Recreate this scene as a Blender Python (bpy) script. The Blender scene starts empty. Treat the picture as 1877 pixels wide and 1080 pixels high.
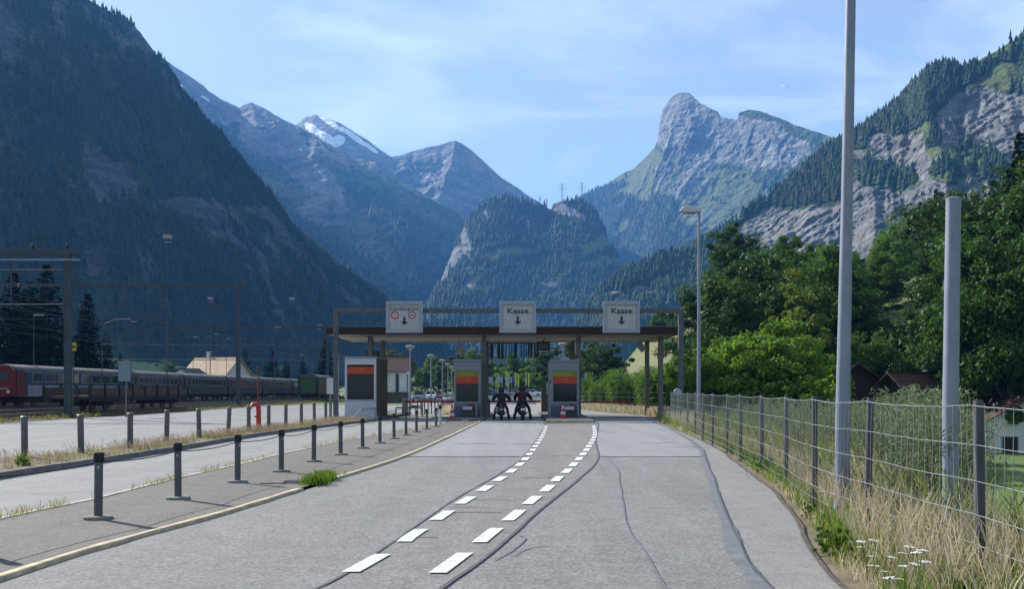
import bpy, math, random
import numpy as np
from mathutils import Vector, Matrix

random.seed(7)
rng = np.random.default_rng(7)
R = math.radians
scene = bpy.context.scene
col = scene.collection

# ------------------------------------------------------------------ camera, world, sun, exposure
CAMH, FPX, CX, HY = 1.6, 1900.0, 938.5, 716.0
cam_data = bpy.data.cameras.new('camera')
cam = bpy.data.objects.new('camera', cam_data)
col.objects.link(cam)
cam.location = (0, 0, CAMH)
cam.rotation_euler = (R(90), 0, 0)
cam_data.sensor_width = 36
cam_data.lens = 36 * FPX / 1877.0
cam_data.shift_y = (HY - 540.0) / 1877.0
cam_data.clip_start = 0.1
cam_data.clip_end = 30000
scene.camera = cam

SUN_EL, SUN_AZ = 31.0, -47.0        # azimuth from +Y, negative = to the left
saz, sel = R(SUN_AZ), R(SUN_EL)
SUNV = Vector((math.sin(saz) * math.cos(sel), math.cos(saz) * math.cos(sel), math.sin(sel)))

world = bpy.data.worlds.new('World')
scene.world = world
world.use_nodes = True
wn = world.node_tree
wn.nodes.clear()
w_out = wn.nodes.new('ShaderNodeOutputWorld')
w_bg = wn.nodes.new('ShaderNodeBackground')
w_bg.inputs['Strength'].default_value = 0.074
sky = wn.nodes.new('ShaderNodeTexSky')
sky.sky_type = 'NISHITA'
sky.sun_disc = False
sky.sun_elevation = sel
sky.sun_rotation = saz
sky.altitude = 1100
sky.air_density = 1.0
sky.dust_density = 1.3
sky.ozone_density = 2.0
w_tc = wn.nodes.new('ShaderNodeTexCoord')
w_map = wn.nodes.new('ShaderNodeMapping')
w_map.inputs['Scale'].default_value = (1.0, 1.0, 4.2)
w_map.inputs['Rotation'].default_value = (0.0, R(9), 0.0)
w_n1 = wn.nodes.new('ShaderNodeTexNoise')
w_n1.inputs['Scale'].default_value = 3.1
w_n1.inputs['Detail'].default_value = 9
w_n1.inputs['Roughness'].default_value = 0.55
w_n1.inputs['Distortion'].default_value = 0.5
w_ramp = wn.nodes.new('ShaderNodeValToRGB')
w_ramp.color_ramp.elements[0].position = 0.46
w_ramp.color_ramp.elements[0].color = (0.24, 0.24, 0.24, 1)
w_ramp.color_ramp.elements[1].position = 0.74
w_ramp.color_ramp.elements[1].color = (0.70, 0.70, 0.70, 1)
w_mix = wn.nodes.new('ShaderNodeMixRGB')
w_mix.inputs['Color2'].default_value = (9.4, 10.6, 11.6, 1)
wn.links.new(w_tc.outputs['Generated'], w_map.inputs['Vector'])
wn.links.new(w_map.outputs['Vector'], w_n1.inputs['Vector'])
wn.links.new(w_n1.outputs['Fac'], w_ramp.inputs['Fac'])
wn.links.new(w_ramp.outputs['Color'], w_mix.inputs['Fac'])
wn.links.new(sky.outputs['Color'], w_mix.inputs['Color1'])
wn.links.new(w_mix.outputs['Color'], w_bg.inputs['Color'])
wn.links.new(w_bg.outputs['Background'], w_out.inputs['Surface'])

sun_data = bpy.data.lights.new('sun', 'SUN')
sun_data.energy = 5.0
sun_data.angle = R(0.53)
sun_data.color = (1.0, 0.965, 0.91)
sun = bpy.data.objects.new('sun', sun_data)
col.objects.link(sun)
sun.location = (0, 0, 100)
sun.rotation_euler = SUNV.to_track_quat('Z', 'Y').to_euler()

scene.view_settings.view_transform = 'Standard'
scene.view_settings.look = 'None'
scene.view_settings.exposure = 0.85
scene.view_settings.gamma = 1.0
scene.render.engine = 'CYCLES'
cy = scene.cycles
cy.use_denoising = True
cy.max_bounces = 6
cy.diffuse_bounces = 3
cy.glossy_bounces = 3
cy.transmission_bounces = 4
cy.transparent_max_bounces = 8
cy.volume_bounces = 1
cy.caustics_reflective = False
cy.caustics_refractive = False

HAZE_DENSITY = 1.05e-4
HAZE_COLOR = (0.135, 0.41, 0.95, 1)

# ------------------------------------------------------------------ helpers
def W(px, py, D):
    """the point at depth D (metres) that the photograph shows at a pixel"""
    return Vector(((px - CX) / FPX * D, D, CAMH + (HY - py) / FPX * D))

def G(px, py, z=0.0):
    """the ground point (height z) that the photograph shows at a pixel"""
    D = (CAMH - z) * FPX / (py - HY)
    return Vector(((px - CX) / FPX * D, D, z))

def tag(o, label=None, cat=None, group=None, kind=None):
    if label: o['label'] = label
    if cat: o['category'] = cat
    if group: o['group'] = group
    if kind: o['kind'] = kind
    return o

def empty(name, loc=(0, 0, 0), rz=0.0):
    o = bpy.data.objects.new(name, None)
    o.empty_display_size = 0.2
    o.location = loc
    o.rotation_euler = (0, 0, rz)
    col.objects.link(o)
    return o

def link(name, me, parent=None, loc=None, rz=None):
    o = bpy.data.objects.new(name, me)
    col.objects.link(o)
    if parent is not None: o.parent = parent
    if loc is not None: o.location = loc
    if rz is not None: o.rotation_euler = (0, 0, rz)
    return o

KIDS = {}
def copy_tree(o, parent=None):
    c = o.copy()
    col.objects.link(c)
    c.parent = parent
    for ch in o.children:
        copy_tree(ch, c)
    return c

def np_mesh(name, verts, faces, mat=None, smooth=False, mats=None, mat_idx=None):
    """verts (n,3) array, faces (m,k) int array with k = 3 or 4"""
    me = bpy.data.meshes.new(name)
    verts = np.asarray(verts, dtype=np.float32)
    faces = np.asarray(faces, dtype=np.int32)
    m, k = faces.shape
    me.vertices.add(len(verts))
    me.vertices.foreach_set('co', verts.ravel())
    me.loops.add(m * k)
    me.loops.foreach_set('vertex_index', faces.ravel())
    me.polygons.add(m)
    me.polygons.foreach_set('loop_start', np.arange(0, m * k, k, dtype=np.int32))
    me.polygons.foreach_set('loop_total', np.full(m, k, dtype=np.int32))
    if smooth:
        me.polygons.foreach_set('use_smooth', np.ones(m, dtype=bool))
    for mm in (mats or ([mat] if mat else [])):
        me.materials.append(mm)
    if mat_idx is not None:
        me.polygons.foreach_set('material_index', np.asarray(mat_idx, dtype=np.int32))
    me.update(calc_edges=True)
    return me

def color_attr(me, name, rgba):
    a = me.color_attributes.new(name, 'FLOAT_COLOR', 'POINT')
    a.data.foreach_set('color', np.asarray(rgba, dtype=np.float32).ravel())

class MB:
    """collects simple solids and links them as one mesh object"""
    def __init__(s):
        s.v, s.f, s.mi, s.cur = [], [], [], 0
        s.mats = []
    def m(s, mat):
        if mat not in s.mats: s.mats.append(mat)
        s.cur = s.mats.index(mat)
        return s
    def add(s, vs, fs):
        b = len(s.v)
        s.v += [tuple(p) for p in vs]
        s.f += [tuple(i + b for i in f) for f in fs]
        s.mi += [s.cur] * len(fs)
        return s
    def box(s, c, d, rz=0.0, M=None, taper=None):
        cx, cy_, cz = c
        hx, hy, hz = d[0] / 2, d[1] / 2, d[2] / 2
        vs = []
        for z in (-hz, hz):
            t = 1.0 if (taper is None or z < 0) else taper
            for x, y in ((-hx, -hy), (hx, -hy), (hx, hy), (-hx, hy)):
                p = Vector((x * t, y * t, z))
                if rz: p = Matrix.Rotation(rz, 3, 'Z') @ p
                if M is not None: p = M @ p
                vs.append((p.x + cx, p.y + cy_, p.z + cz))
        return s.add(vs, [(0, 3, 2, 1), (4, 5, 6, 7), (0, 1, 5, 4), (1, 2, 6, 5), (2, 3, 7, 6), (3, 0, 4, 7)])
    def bar(s, a, b, w, h=None):
        """square bar between two points"""
        a, b = Vector(a), Vector(b)
        h = h or w
        d = (b - a); L = d.length
        if L < 1e-6: return s
        d /= L
        up = Vector((0, 0, 1)) if abs(d.z) < 0.95 else Vector((0, 1, 0))
        x = d.cross(up).normalized(); y = x.cross(d).normalized()
        vs = []
        for p in (a, b):
            for i, j in ((-1, -1), (1, -1), (1, 1), (-1, 1)):
                vs.append(p + x * (i * w / 2) + y * (j * h / 2))
        return s.add(vs, [(0, 3, 2, 1), (4, 5, 6, 7), (0, 1, 5, 4), (1, 2, 6, 5), (2, 3, 7, 6), (3, 0, 4, 7)])
    def tube(s, pts, rad, n=10, cap=True):
        pts = [Vector(p) for p in pts]
        if not isinstance(rad, (list, tuple)): rad = [rad] * len(pts)
        rings = []
        ref = None
        vs = []
        for i, p in enumerate(pts):
            if i == 0: d = pts[1] - pts[0]
            elif i == len(pts) - 1: d = pts[-1] - pts[-2]
            else: d = (pts[i + 1] - pts[i]).normalized() + (pts[i] - pts[i - 1]).normalized()
            d.normalize()
            if ref is None:
                ref = Vector((1, 0, 0)) if abs(d.x) < 0.9 else Vector((0, 1, 0))
            x = (ref - d * ref.dot(d)).normalized()
            ref = x
            y = d.cross(x)
            for k in range(n):
                a = 2 * math.pi * k / n
                vs.append(p + (x * math.cos(a) + y * math.sin(a)) * rad[i])
        fs = []
        for i in range(len(pts) - 1):
            for k in range(n):
                k2 = (k + 1) % n
                fs.append((i * n + k, i * n + k2, (i + 1) * n + k2, (i + 1) * n + k))
        if cap:
            fs.append(tuple(reversed(range(n))))
            fs.append(tuple((len(pts) - 1) * n + k for k in range(n)))
        return s.add(vs, fs)
    def lathe(s, prof, c=(0, 0, 0), n=16, axis='Z'):
        vs, fs = [], []
        for r, z in prof:
            for k in range(n):
                a = 2 * math.pi * k / n
                p = (r * math.cos(a), r * math.sin(a), z)
                if axis == 'Y': p = (p[0], p[2], p[1])
                if axis == 'X': p = (p[2], p[0], p[1])
                vs.append((p[0] + c[0], p[1] + c[1], p[2] + c[2]))
        for i in range(len(prof) - 1):
            for k in range(n):
                k2 = (k + 1) % n
                fs.append((i * n + k, i * n + k2, (i + 1) * n + k2, (i + 1) * n + k))
        fs.append(tuple(reversed(range(n))))
        fs.append(tuple((len(prof) - 1) * n + k for k in range(n)))
        return s.add(vs, fs)
    def prism(s, poly, vec):
        """extrude a planar polygon by a vector"""
        n = len(poly); vec = Vector(vec)
        vs = [Vector(p) for p in poly] + [Vector(p) + vec for p in poly]
        fs = [tuple(range(n)), tuple(reversed(range(n, 2 * n)))]
        for i in range(n):
            j = (i + 1) % n
            fs.append((j, i, i + n, j + n))
        return s.add(vs, fs)
    def mesh(s, name, mat=None, smooth=False, bevel=0):
        me = bpy.data.meshes.new(name)
        me.from_pydata(s.v, [], s.f)
        if mat is not None: me.materials.append(mat)
        else:
            for q in s.mats: me.materials.append(q)
            me.polygons.foreach_set('material_index', s.mi)
        if smooth:
            me.polygons.foreach_set('use_smooth', [True] * len(me.polygons))
            try: me.set_sharp_from_angle(angle=R(40))
            except Exception: pass
        me.update()
        return me
    def build(s, name, mat=None, parent=None, smooth=False, bevel=0, loc=None, rz=None):
        o = link(name, s.mesh(name, mat, smooth), parent, loc, rz)
        if bevel:
            b = o.modifiers.new('bevel', 'BEVEL')
            b.width = bevel; b.segments = 2; b.limit_method = 'ANGLE'
        return o

# ------------------------------------------------------------------ noise in numpy
def _hash(ix, iy, iz, seed):
    h = (ix.astype(np.int64) * 374761393 + iy.astype(np.int64) * 668265263 + iz.astype(np.int64) * 2147483647 + seed * 974711) & 0xFFFFFFFF
    h = ((h ^ (h >> 13)) * 1274126177) & 0xFFFFFFFF
    h = ((h ^ (h >> 16)) * 2246822519) & 0xFFFFFFFF
    return ((h ^ (h >> 15)) & 0xFFFFFF) / float(0xFFFFFF) * 2 - 1

def vnoise(x, y, seed=0, z=None):
    x = np.asarray(x, float); y = np.asarray(y, float)
    z = np.zeros_like(x) if z is None else np.asarray(z, float)
    x0, y0, z0 = np.floor(x), np.floor(y), np.floor(z)
    fx, fy, fz = x - x0, y - y0, z - z0
    fx = fx * fx * fx * (fx * (fx * 6 - 15) + 10); fy = fy * fy * fy * (fy * (fy * 6 - 15) + 10); fz = fz * fz * (3 - 2 * fz)
    x0 = x0.astype(np.int64); y0 = y0.astype(np.int64); z0 = z0.astype(np.int64)
    flat = not np.any(z)
    def lay(zz):
        a = _hash(x0, y0, zz, seed); b = _hash(x0 + 1, y0, zz, seed)
        c = _hash(x0, y0 + 1, zz, seed); d = _hash(x0 + 1, y0 + 1, zz, seed)
        return (a + (b - a) * fx) * (1 - fy) + (c + (d - c) * fx) * fy
    if flat: return lay(z0)
    return lay(z0) * (1 - fz) + lay(z0 + 1) * fz

def fbm(x, y, oct=5, seed=0, gain=0.5, lac=2.03, ridged=False):
    t = 0; a = 1.0; n = 0
    for i in range(oct):
        v = vnoise(x, y, seed + i * 17)
        if ridged: v = 1 - 2 * np.abs(v)
        t = t + v * a; n += a
        a *= gain; x = x * lac + 13.7; y = y * lac - 7.1
    return t / n

def sstep(a, b, x):
    t = np.clip((x - a) / (b - a), 0, 1)
    return t * t * (3 - 2 * t)

# ------------------------------------------------------------------ materials
def new_mat(name):
    m = bpy.data.materials.new(name)
    m.use_nodes = True
    nt = m.node_tree
    b = nt.nodes['Principled BSDF']
    return m, nt, b

def N(nt, typ, **kw):
    n = nt.nodes.new(typ)
    for k, v in kw.items():
        if k in n.inputs: n.inputs[k].default_value = v
        else: setattr(n, k, v)
    return n

def ramp(nt, src, stops):
    r = nt.nodes.new('ShaderNodeValToRGB')
    e = r.color_ramp.elements
    while len(e) < len(stops): e.new(0.5)
    for el, (p, c) in zip(e, stops):
        el.position = p
        el.color = (c, c, c, 1) if not isinstance(c, (tuple, list)) else (*c[:3], 1)
    nt.links.new(src, r.inputs['Fac'])
    return r.outputs['Color']

def mixc(nt, fac, a, b, mode='MIX'):
    n = nt.nodes.new('ShaderNodeMixRGB')
    n.blend_type = mode
    for sock, val in ((n.inputs['Fac'], fac), (n.inputs['Color1'], a), (n.inputs['Color2'], b)):
        if hasattr(val, 'is_output'): nt.links.new(val, sock)
        elif isinstance(val, (tuple, list)): sock.default_value = (*val[:3], 1)
        else: sock.default_value = val
    return n.outputs['Color']

def coords(nt, kind='Object', scale=(1, 1, 1), rot=(0, 0, 0)):
    tc = nt.nodes.new('ShaderNodeTexCoord')
    mp = nt.nodes.new('ShaderNodeMapping')
    mp.inputs['Scale'].default_value = scale
    mp.inputs['Rotation'].default_value = rot
    nt.links.new(tc.outputs[kind], mp.inputs['Vector'])
    return mp.outputs['Vector']

def world_pos(nt, scale=(1, 1, 1), rot=(0, 0, 0)):
    g = nt.nodes.new('ShaderNodeNewGeometry')
    mp = nt.nodes.new('ShaderNodeMapping')
    mp.inputs['Scale'].default_value = scale
    mp.inputs['Rotation'].default_value = rot
    nt.links.new(g.outputs['Position'], mp.inputs['Vector'])
    return mp.outputs['Vector']

def noise(nt, vec, scale, detail=4, rough=0.55, dist=0.0):
    n = nt.nodes.new('ShaderNodeTexNoise')
    n.inputs['Scale'].default_value = scale
    n.inputs['Detail'].default_value = detail
    n.inputs['Roughness'].default_value = rough
    n.inputs['Distortion'].default_value = dist
    nt.links.new(vec, n.inputs['Vector'])
    return n.outputs['Fac']

def bump(nt, bsdf, h, strength=0.3, dist=0.02):
    b = nt.nodes.new('ShaderNodeBump')
    b.inputs['Strength'].default_value = strength
    b.inputs['Distance'].default_value = dist
    nt.links.new(h, b.inputs['Height'])
    nt.links.new(b.outputs['Normal'], bsdf.inputs['Normal'])
    return b

def plain(name, c, rough=0.6, metal=0.0, var=0.18, scale=6.0, bmp=0.0, dirt=None, vscale=(1, 1, 1), spec=0.22):
    """painted / metal / wooden surface with uneven tone and a little wear"""
    m, nt, b = new_mat(name)
    v = coords(nt, 'Object', vscale)
    n1 = noise(nt, v, scale, 6, 0.65)
    lo = tuple(max(0, q * (1 - var)) for q in c[:3]); hi = tuple(min(1, q * (1 + var)) for q in c[:3])
    cc = ramp(nt, n1, [(0.3, lo), (0.7, hi)])
    if dirt:
        n2 = noise(nt, v, scale * 0.45, 5, 0.7)
        cc = mixc(nt, ramp(nt, n2, [(0.5, 0.0), (0.72, 0.8)]), cc, dirt)
    nt.links.new(cc, b.inputs['Base Color'])
    b.inputs['Roughness'].default_value = rough
    b.inputs['Metallic'].default_value = metal
    if 'Specular IOR Level' in b.inputs: b.inputs['Specular IOR Level'].default_value = spec
    if bmp: bump(nt, b, noise(nt, v, scale * 6, 4), bmp, 0.01)
    return m

def leaf_mat(name, lo, hi, trans=0.35, attr=None, scale=0.8, rough=0.6, tint=(1.5, 1.6, 0.6)):
    m, nt, b = new_mat(name)
    oi = nt.nodes.new('ShaderNodeObjectInfo')
    v = world_pos(nt)
    n1 = noise(nt, v, scale, 4, 0.7)
    c = ramp(nt, n1, [(0.28, lo), (0.72, hi)])
    hs = nt.nodes.new('ShaderNodeHueSaturation')
    mr = N(nt, 'ShaderNodeMapRange')
    mr.inputs['To Min'].default_value = 0.75; mr.inputs['To Max'].default_value = 1.25
    nt.links.new(oi.outputs['Random'], mr.inputs['Value'])
    nt.links.new(mr.outputs['Result'], hs.inputs['Value'])
    nt.links.new(c, hs.inputs['Color'])
    c = hs.outputs['Color']
    if attr:
        at = nt.nodes.new('ShaderNodeAttribute'); at.attribute_name = attr
        c = mixc(nt, 1.0, c, at.outputs['Color'], 'MULTIPLY')
    nt.links.new(c, b.inputs['Base Color'])
    b.inputs['Roughness'].default_value = rough
    b.inputs['Specular IOR Level'].default_value = 0.15
    tr = nt.nodes.new('ShaderNodeBsdfTranslucent')
    c2 = mixc(nt, 1.0, c, tint, 'MULTIPLY')
    nt.links.new(c2, tr.inputs['Color'])
    mx = nt.nodes.new('ShaderNodeMixShader')
    mx.inputs['Fac'].default_value = trans
    nt.links.new(b.outputs[0], mx.inputs[1]); nt.links.new(tr.outputs[0], mx.inputs[2])
    nt.links.new(mx.outputs[0], nt.nodes['Material Output'].inputs['Surface'])
    return m
# ================================================================== TERRAIN
def terrain_mat(name, forest, rock_lo, rock_hi, warm, grass, big=30.0, warm_amt=0.6):
    """weights come from the 'cover' attribute (r rock, g grass, b snow), broken up by noise"""
    m, nt, b = new_mat(name)
    at = nt.nodes.new('ShaderNodeAttribute'); at.attribute_name = 'cover'
    sep = nt.nodes.new('ShaderNodeSeparateColor')
    nt.links.new(at.outputs['Color'], sep.inputs['Color'])
    v = world_pos(nt)
    fine = noise(nt, v, 1.0 / (big * 0.35), 8, 0.68)
    coarse = noise(nt, v, 1.0 / (big * 3.0), 6, 0.6)
    strata = noise(nt, world_pos(nt, (0.25, 0.25, 1.6), (R(8), R(-14), 0)), 1.0 / (big * 0.8), 7, 0.65, 0.6)
    def mask(sock, amt):
        a = nt.nodes.new('ShaderNodeMath'); a.operation = 'ADD'
        s1 = nt.nodes.new('ShaderNodeMath'); s1.operation = 'MULTIPLY_ADD'
        nt.links.new(fine, s1.inputs[0]); s1.inputs[1].default_value = amt; s1.inputs[2].default_value = -amt * 0.5
        nt.links.new(sock, a.inputs[0]); nt.links.new(s1.outputs[0], a.inputs[1])
        return ramp(nt, a.outputs[0], [(0.42, 0.0), (0.58, 1.0)])
    fcol = ramp(nt, fine, [(0.3, tuple(q * 0.6 for q in forest)), (0.7, tuple(q * 1.5 for q in forest))])
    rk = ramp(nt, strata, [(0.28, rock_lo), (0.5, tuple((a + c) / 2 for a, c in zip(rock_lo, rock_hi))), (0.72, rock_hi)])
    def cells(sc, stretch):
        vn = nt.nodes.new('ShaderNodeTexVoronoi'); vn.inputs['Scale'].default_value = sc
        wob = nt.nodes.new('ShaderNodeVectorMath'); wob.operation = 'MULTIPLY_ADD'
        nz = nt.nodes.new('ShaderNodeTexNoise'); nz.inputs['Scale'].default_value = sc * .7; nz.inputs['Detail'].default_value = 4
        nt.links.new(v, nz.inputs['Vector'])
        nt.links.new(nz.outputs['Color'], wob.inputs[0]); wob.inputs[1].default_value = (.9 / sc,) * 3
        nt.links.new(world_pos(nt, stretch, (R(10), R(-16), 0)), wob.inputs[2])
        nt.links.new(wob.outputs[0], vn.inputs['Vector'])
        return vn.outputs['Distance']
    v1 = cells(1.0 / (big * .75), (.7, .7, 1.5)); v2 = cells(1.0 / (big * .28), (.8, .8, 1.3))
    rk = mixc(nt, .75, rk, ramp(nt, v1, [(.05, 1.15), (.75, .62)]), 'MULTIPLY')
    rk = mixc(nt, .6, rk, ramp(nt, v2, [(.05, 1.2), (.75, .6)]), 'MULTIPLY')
    rk = mixc(nt, ramp(nt, coarse, [(0.52, 0.0), (0.68, warm_amt)]), rk, warm)
    gr = ramp(nt, fine, [(0.3, tuple(q * 0.7 for q in grass)), (0.7, tuple(q * 1.3 for q in grass))])
    c = mixc(nt, mask(sep.outputs['Green'], 0.9), fcol, gr)
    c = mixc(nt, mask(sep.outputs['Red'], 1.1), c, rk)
    c = mixc(nt, mask(sep.outputs['Blue'], 0.25), c, (0.85, 0.87, 0.9))
    nt.links.new(c, b.inputs['Base Color'])
    b.inputs['Roughness'].default_value = 0.95
    b.inputs['Specular IOR Level'].default_value = 0.1
    h = mixc(nt, 0.5, mixc(nt, .5, fine, strata), mixc(nt, .4, v1, v2))
    bump(nt, b, h, 1.0, big * 0.5)
    return m

def loft(name, crest, foot, back, nu, nv, mat, amp, period, cover, profile=1.0, seed=0, crest_jag=0.0, ridge=0.5, nb=14, crag=0.0, dip=0.0, shear=0.0):
    """a mountain side: rows run from behind the crest, over it, and down to its foot.
    crest: (px, py, D); foot: (x, y, z) for the same stations; back: horizontal vector of the far side"""
    cr = np.array([W(*c)[:] for c in crest]); ft = np.array(foot, float)
    cpx = np.array([[c[0], c[1]] for c in crest], float)
    t = np.concatenate([[0], np.cumsum(np.hypot(*np.diff(cpx, axis=0).T) + 5)]); t /= t[-1]
    tf = np.linspace(0, 1, len(ft)) if len(ft) != len(cr) else t
    u = np.linspace(0, 1, nu)
    C = np.stack([np.interp(u, t, cr[:, k]) for k in range(3)], 1)
    F = np.stack([np.interp(u, tf, ft[:, k]) for k in range(3)], 1)
    if crest_jag:
        C[:, 2] += crest_jag * fbm(u * nu / 9.0, u * 0 + seed, 4, seed + 3, 0.6)
    v = np.linspace(0, 1, nv)
    rows = []
    bk = np.array(back, float)
    for k in range(nb, 0, -1):
        s = (k / nb) ** 1.3
        P = C + np.array([bk[0], bk[1], 0]) * s
        P[:, 2] = C[:, 2] * (1 - s) - 30 * s
        rows.append(P)
    V = [-(k / nb) for k in range(nb, 0, -1)]
    for vv in v:
        P = C + (F - C) * vv
        P[:, 2] = C[:, 2] + (F[:, 2] - C[:, 2]) * (1 - (1 - vv) ** profile)
        rows.append(P); V.append(vv)
    P = np.stack(rows)                       # (rows, nu, 3)
    V = np.array(V)[:, None] * np.ones((1, nu))
    arc = np.concatenate([[0], np.cumsum(np.linalg.norm(np.diff(C[:, :2], axis=0), axis=1))])
    A = np.ones((len(V), 1)) * arc[None, :]
    H = np.maximum(np.linalg.norm(F - C, axis=1).mean(), 1)
    S = V * H
    A0 = A; A = A + shear * S
    gul = fbm(A / period + 0.6 * vnoise(A / period / 2, S / period / 1.3, seed + 5), S / period * 0.42, 6, seed, 0.55, ridged=True)
    lum = fbm(A / period / 0.8, S / period / 0.8, 6, seed + 41, 0.52)
    d = (gul * ridge + lum * (1 - ridge)) * amp
    env = np.clip(np.abs(V) * 9, 0.03, 1) * np.clip((1.0 - V) * 6, 0.0, 1)
    nrm = F - C; nrm[:, 2] = 0; nrm /= np.maximum(np.linalg.norm(nrm, axis=1), 1e-6)[:, None]
    dd = d * env
    P = P + nrm[None] * dd[..., None] * 0.75
    P[..., 2] += dd * 0.5
    # steps where the rock stands in bands
    px = CX + P[..., 0] / P[..., 1] * FPX
    py = HY - (P[..., 2] - CAMH) / P[..., 1] * FPX
    info = dict(px=px, py=py, V=V, A=A, S=S, gul=gul, lum=lum, seed=seed, period=period)
    cov = cover(info)                         # (rows, nu, 3)
    rockw = np.clip(cov[..., 0], 0, 1) * env
    step = fbm(A / period * 1.1, P[..., 2] / (period * 0.16), 4, seed + 77, 0.6)
    P = P + nrm[None] * (rockw * step * amp * 0.35)[..., None]
    if crag:
        zt = P[..., 2] + dip * A
        r1 = fbm(A / (crag * 5) + zt / (crag * 14), zt / (crag * 2.2), 5, seed + 91, 0.62, ridged=True)
        r2 = fbm(A / (crag * 1.8) + vnoise(A / 40, zt / 40, seed), zt / (crag * 6.0), 5, seed + 95, 0.6, ridged=True)
        q = zt / (crag * 2.1) + 1.6 * fbm(A / (crag * 9), zt / (crag * 9), 4, seed + 99)
        q2 = zt / (crag * 0.8) + 0.7 * fbm(A / (crag * 5), zt / (crag * 4), 3, seed + 103)
        dd2 = rockw * crag * (0.5 * r1 + 0.75 * r2 - 0.6 * (q - np.floor(q) - .5) * np.clip(0.35 + 1.1 * fbm(A / (crag * 7), zt / (crag * 5), 3, seed + 111) + 0.4 * r2, 0, 1.2) - 0.22 * (q2 - np.floor(q2) - .5))
        P = P + nrm[None] * dd2[..., None]
        P[..., 2] += dd2 * 0.25
    nr = P.shape[0]
    idx = np.arange(nr * nu).reshape(nr, nu)
    f = np.stack([idx[:-1, :-1], idx[1:, :-1], idx[1:, 1:], idx[:-1, 1:]], -1).reshape(-1, 4)
    me = np_mesh(name, P.reshape(-1, 3), f, mat, smooth=True)
    color_attr(me, 'cover', np.concatenate([np.clip(cov, 0, 1), np.ones(cov.shape[:2] + (1,))], -1).reshape(-1, 4))
    o = link(name, me)
    tag(o, kind='structure')
    return o, P, cov, V, nb

def blob(px, py, x, y, rx, ry, rot=0.0):
    c, s = math.cos(R(rot)), math.sin(R(rot))
    dx, dy = px - x, py - y
    a = (dx * c + dy * s) / rx; b = (-dx * s + dy * c) / ry
    return np.clip(1.25 - np.sqrt(a * a + b * b), 0, 1)

CONE_MATS = {}
def conifers(name, P, cov, V, n, hlo, hhi, mat, label, tiers=3, sides=7, seed=1, vmin=0.0, vmax=1.0, keep=None, extra=None):
    """thousands of little firs on a slope, one object"""
    g = np.random.default_rng(seed)
    a = P[:-1, :-1]; b = P[1:, :-1]; c = P[:-1, 1:]
    ar = np.linalg.norm(np.cross((b - a), (c - a)), axis=-1)
    w = np.clip(1 - 1.75 * cov[:-1, :-1, 0] - 1.35 * cov[:-1, :-1, 1] - 2 * cov[:-1, :-1, 2], 0.0, 1) ** 1.3
    Vc = V[:-1, :-1]
    w = w * ar * (Vc >= vmin) * (Vc <= vmax)
    if keep is not None: w = w * keep[:-1, :-1]
    w = (w / w.sum()).ravel()
    k = g.choice(len(w), n, p=w)
    i, j = np.unravel_index(k, ar.shape)
    r1, r2 = g.random(n), g.random(n)
    p = a[i, j] + (b[i, j] - a[i, j]) * r1[:, None] + (c[i, j] - a[i, j]) * r2[:, None]
    if extra is not None: p = np.concatenate([p, extra])
    n = len(p)
    clump = fbm(p[:, 0] / 60, p[:, 1] / 60, 3, seed + 9)
    h = (hlo + (hhi - hlo) * g.random(n) ** 1.4) * (1 + 0.25 * clump)
    r = h * (0.17 + 0.14 * g.random(n))
    ver, fac, tint = [], [], []
    base = 0
    ang0 = g.random(n) * 6.28
    tone = (0.72 + 0.5 * g.random(n)) * (1 + 0.5 * clump)
    wide = fbm(p[:, 0] / 190, p[:, 2] / 110, 4, seed + 13)
    tone = tone * (1 + 0.75 * np.clip(wide, -.6, 1))
    hue = np.clip(g.random(n) * .6 + .4 + wide, 0, 1.6)
    ct = np.stack([tone * (0.9 + 0.35 * hue), tone, tone * (0.75 + 0.3 * hue), np.ones(n)], 1)
    for t in range(tiers):
        z0 = (0.02 + 0.86 * t / tiers); z1 = min(1.0, z0 + 1.35 / tiers) if t < tiers - 1 else 1.0
        rr = r * (1 - 0.80 * t / tiers)
        ring = []
        for s in range(sides):
            an = ang0 + 2 * math.pi * (s + 0.5 * t) / sides
            q = rr * (0.65 + 0.7 * g.random(n))
            ring.append(np.stack([p[:, 0] + np.cos(an) * q, p[:, 1] + np.sin(an) * q, p[:, 2] + h * (z0 - 0.05 * g.random(n))], 1))
        apex = np.stack([p[:, 0] + 0.04 * r * g.standard_normal(n), p[:, 1], p[:, 2] + h * z1], 1)
        vs = np.stack(ring + [apex], 1)       # (n, sides+1, 3)
        ver.append(vs.reshape(-1, 3))
        off = base + np.arange(n)[:, None] * (sides + 1)
        for s in range(sides):
            fac.append(np.concatenate([off + s, off + (s + 1) % sides, off + sides], 1))
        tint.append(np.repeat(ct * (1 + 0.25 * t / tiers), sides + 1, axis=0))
        base += n * (sides + 1)
    me = np_mesh(name, np.concatenate(ver), np.concatenate(fac), mat)
    color_attr(me, 'tint', np.concatenate(tint))
    o = link(name, me)
    tag(o, label, 'forest', kind='stuff')
    return o

def fir_mat(name, lo, hi):
    return leaf_mat(name, lo, hi, 0.12, 'tint', 0.04, 0.8)
M_fir = fir_mat('fir_needles', (0.011, 0.026, 0.012), (0.026, 0.048, 0.020))
M_fir2 = fir_mat('fir_needles_light', (0.026, 0.046, 0.018), (0.046, 0.074, 0.028))

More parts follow.
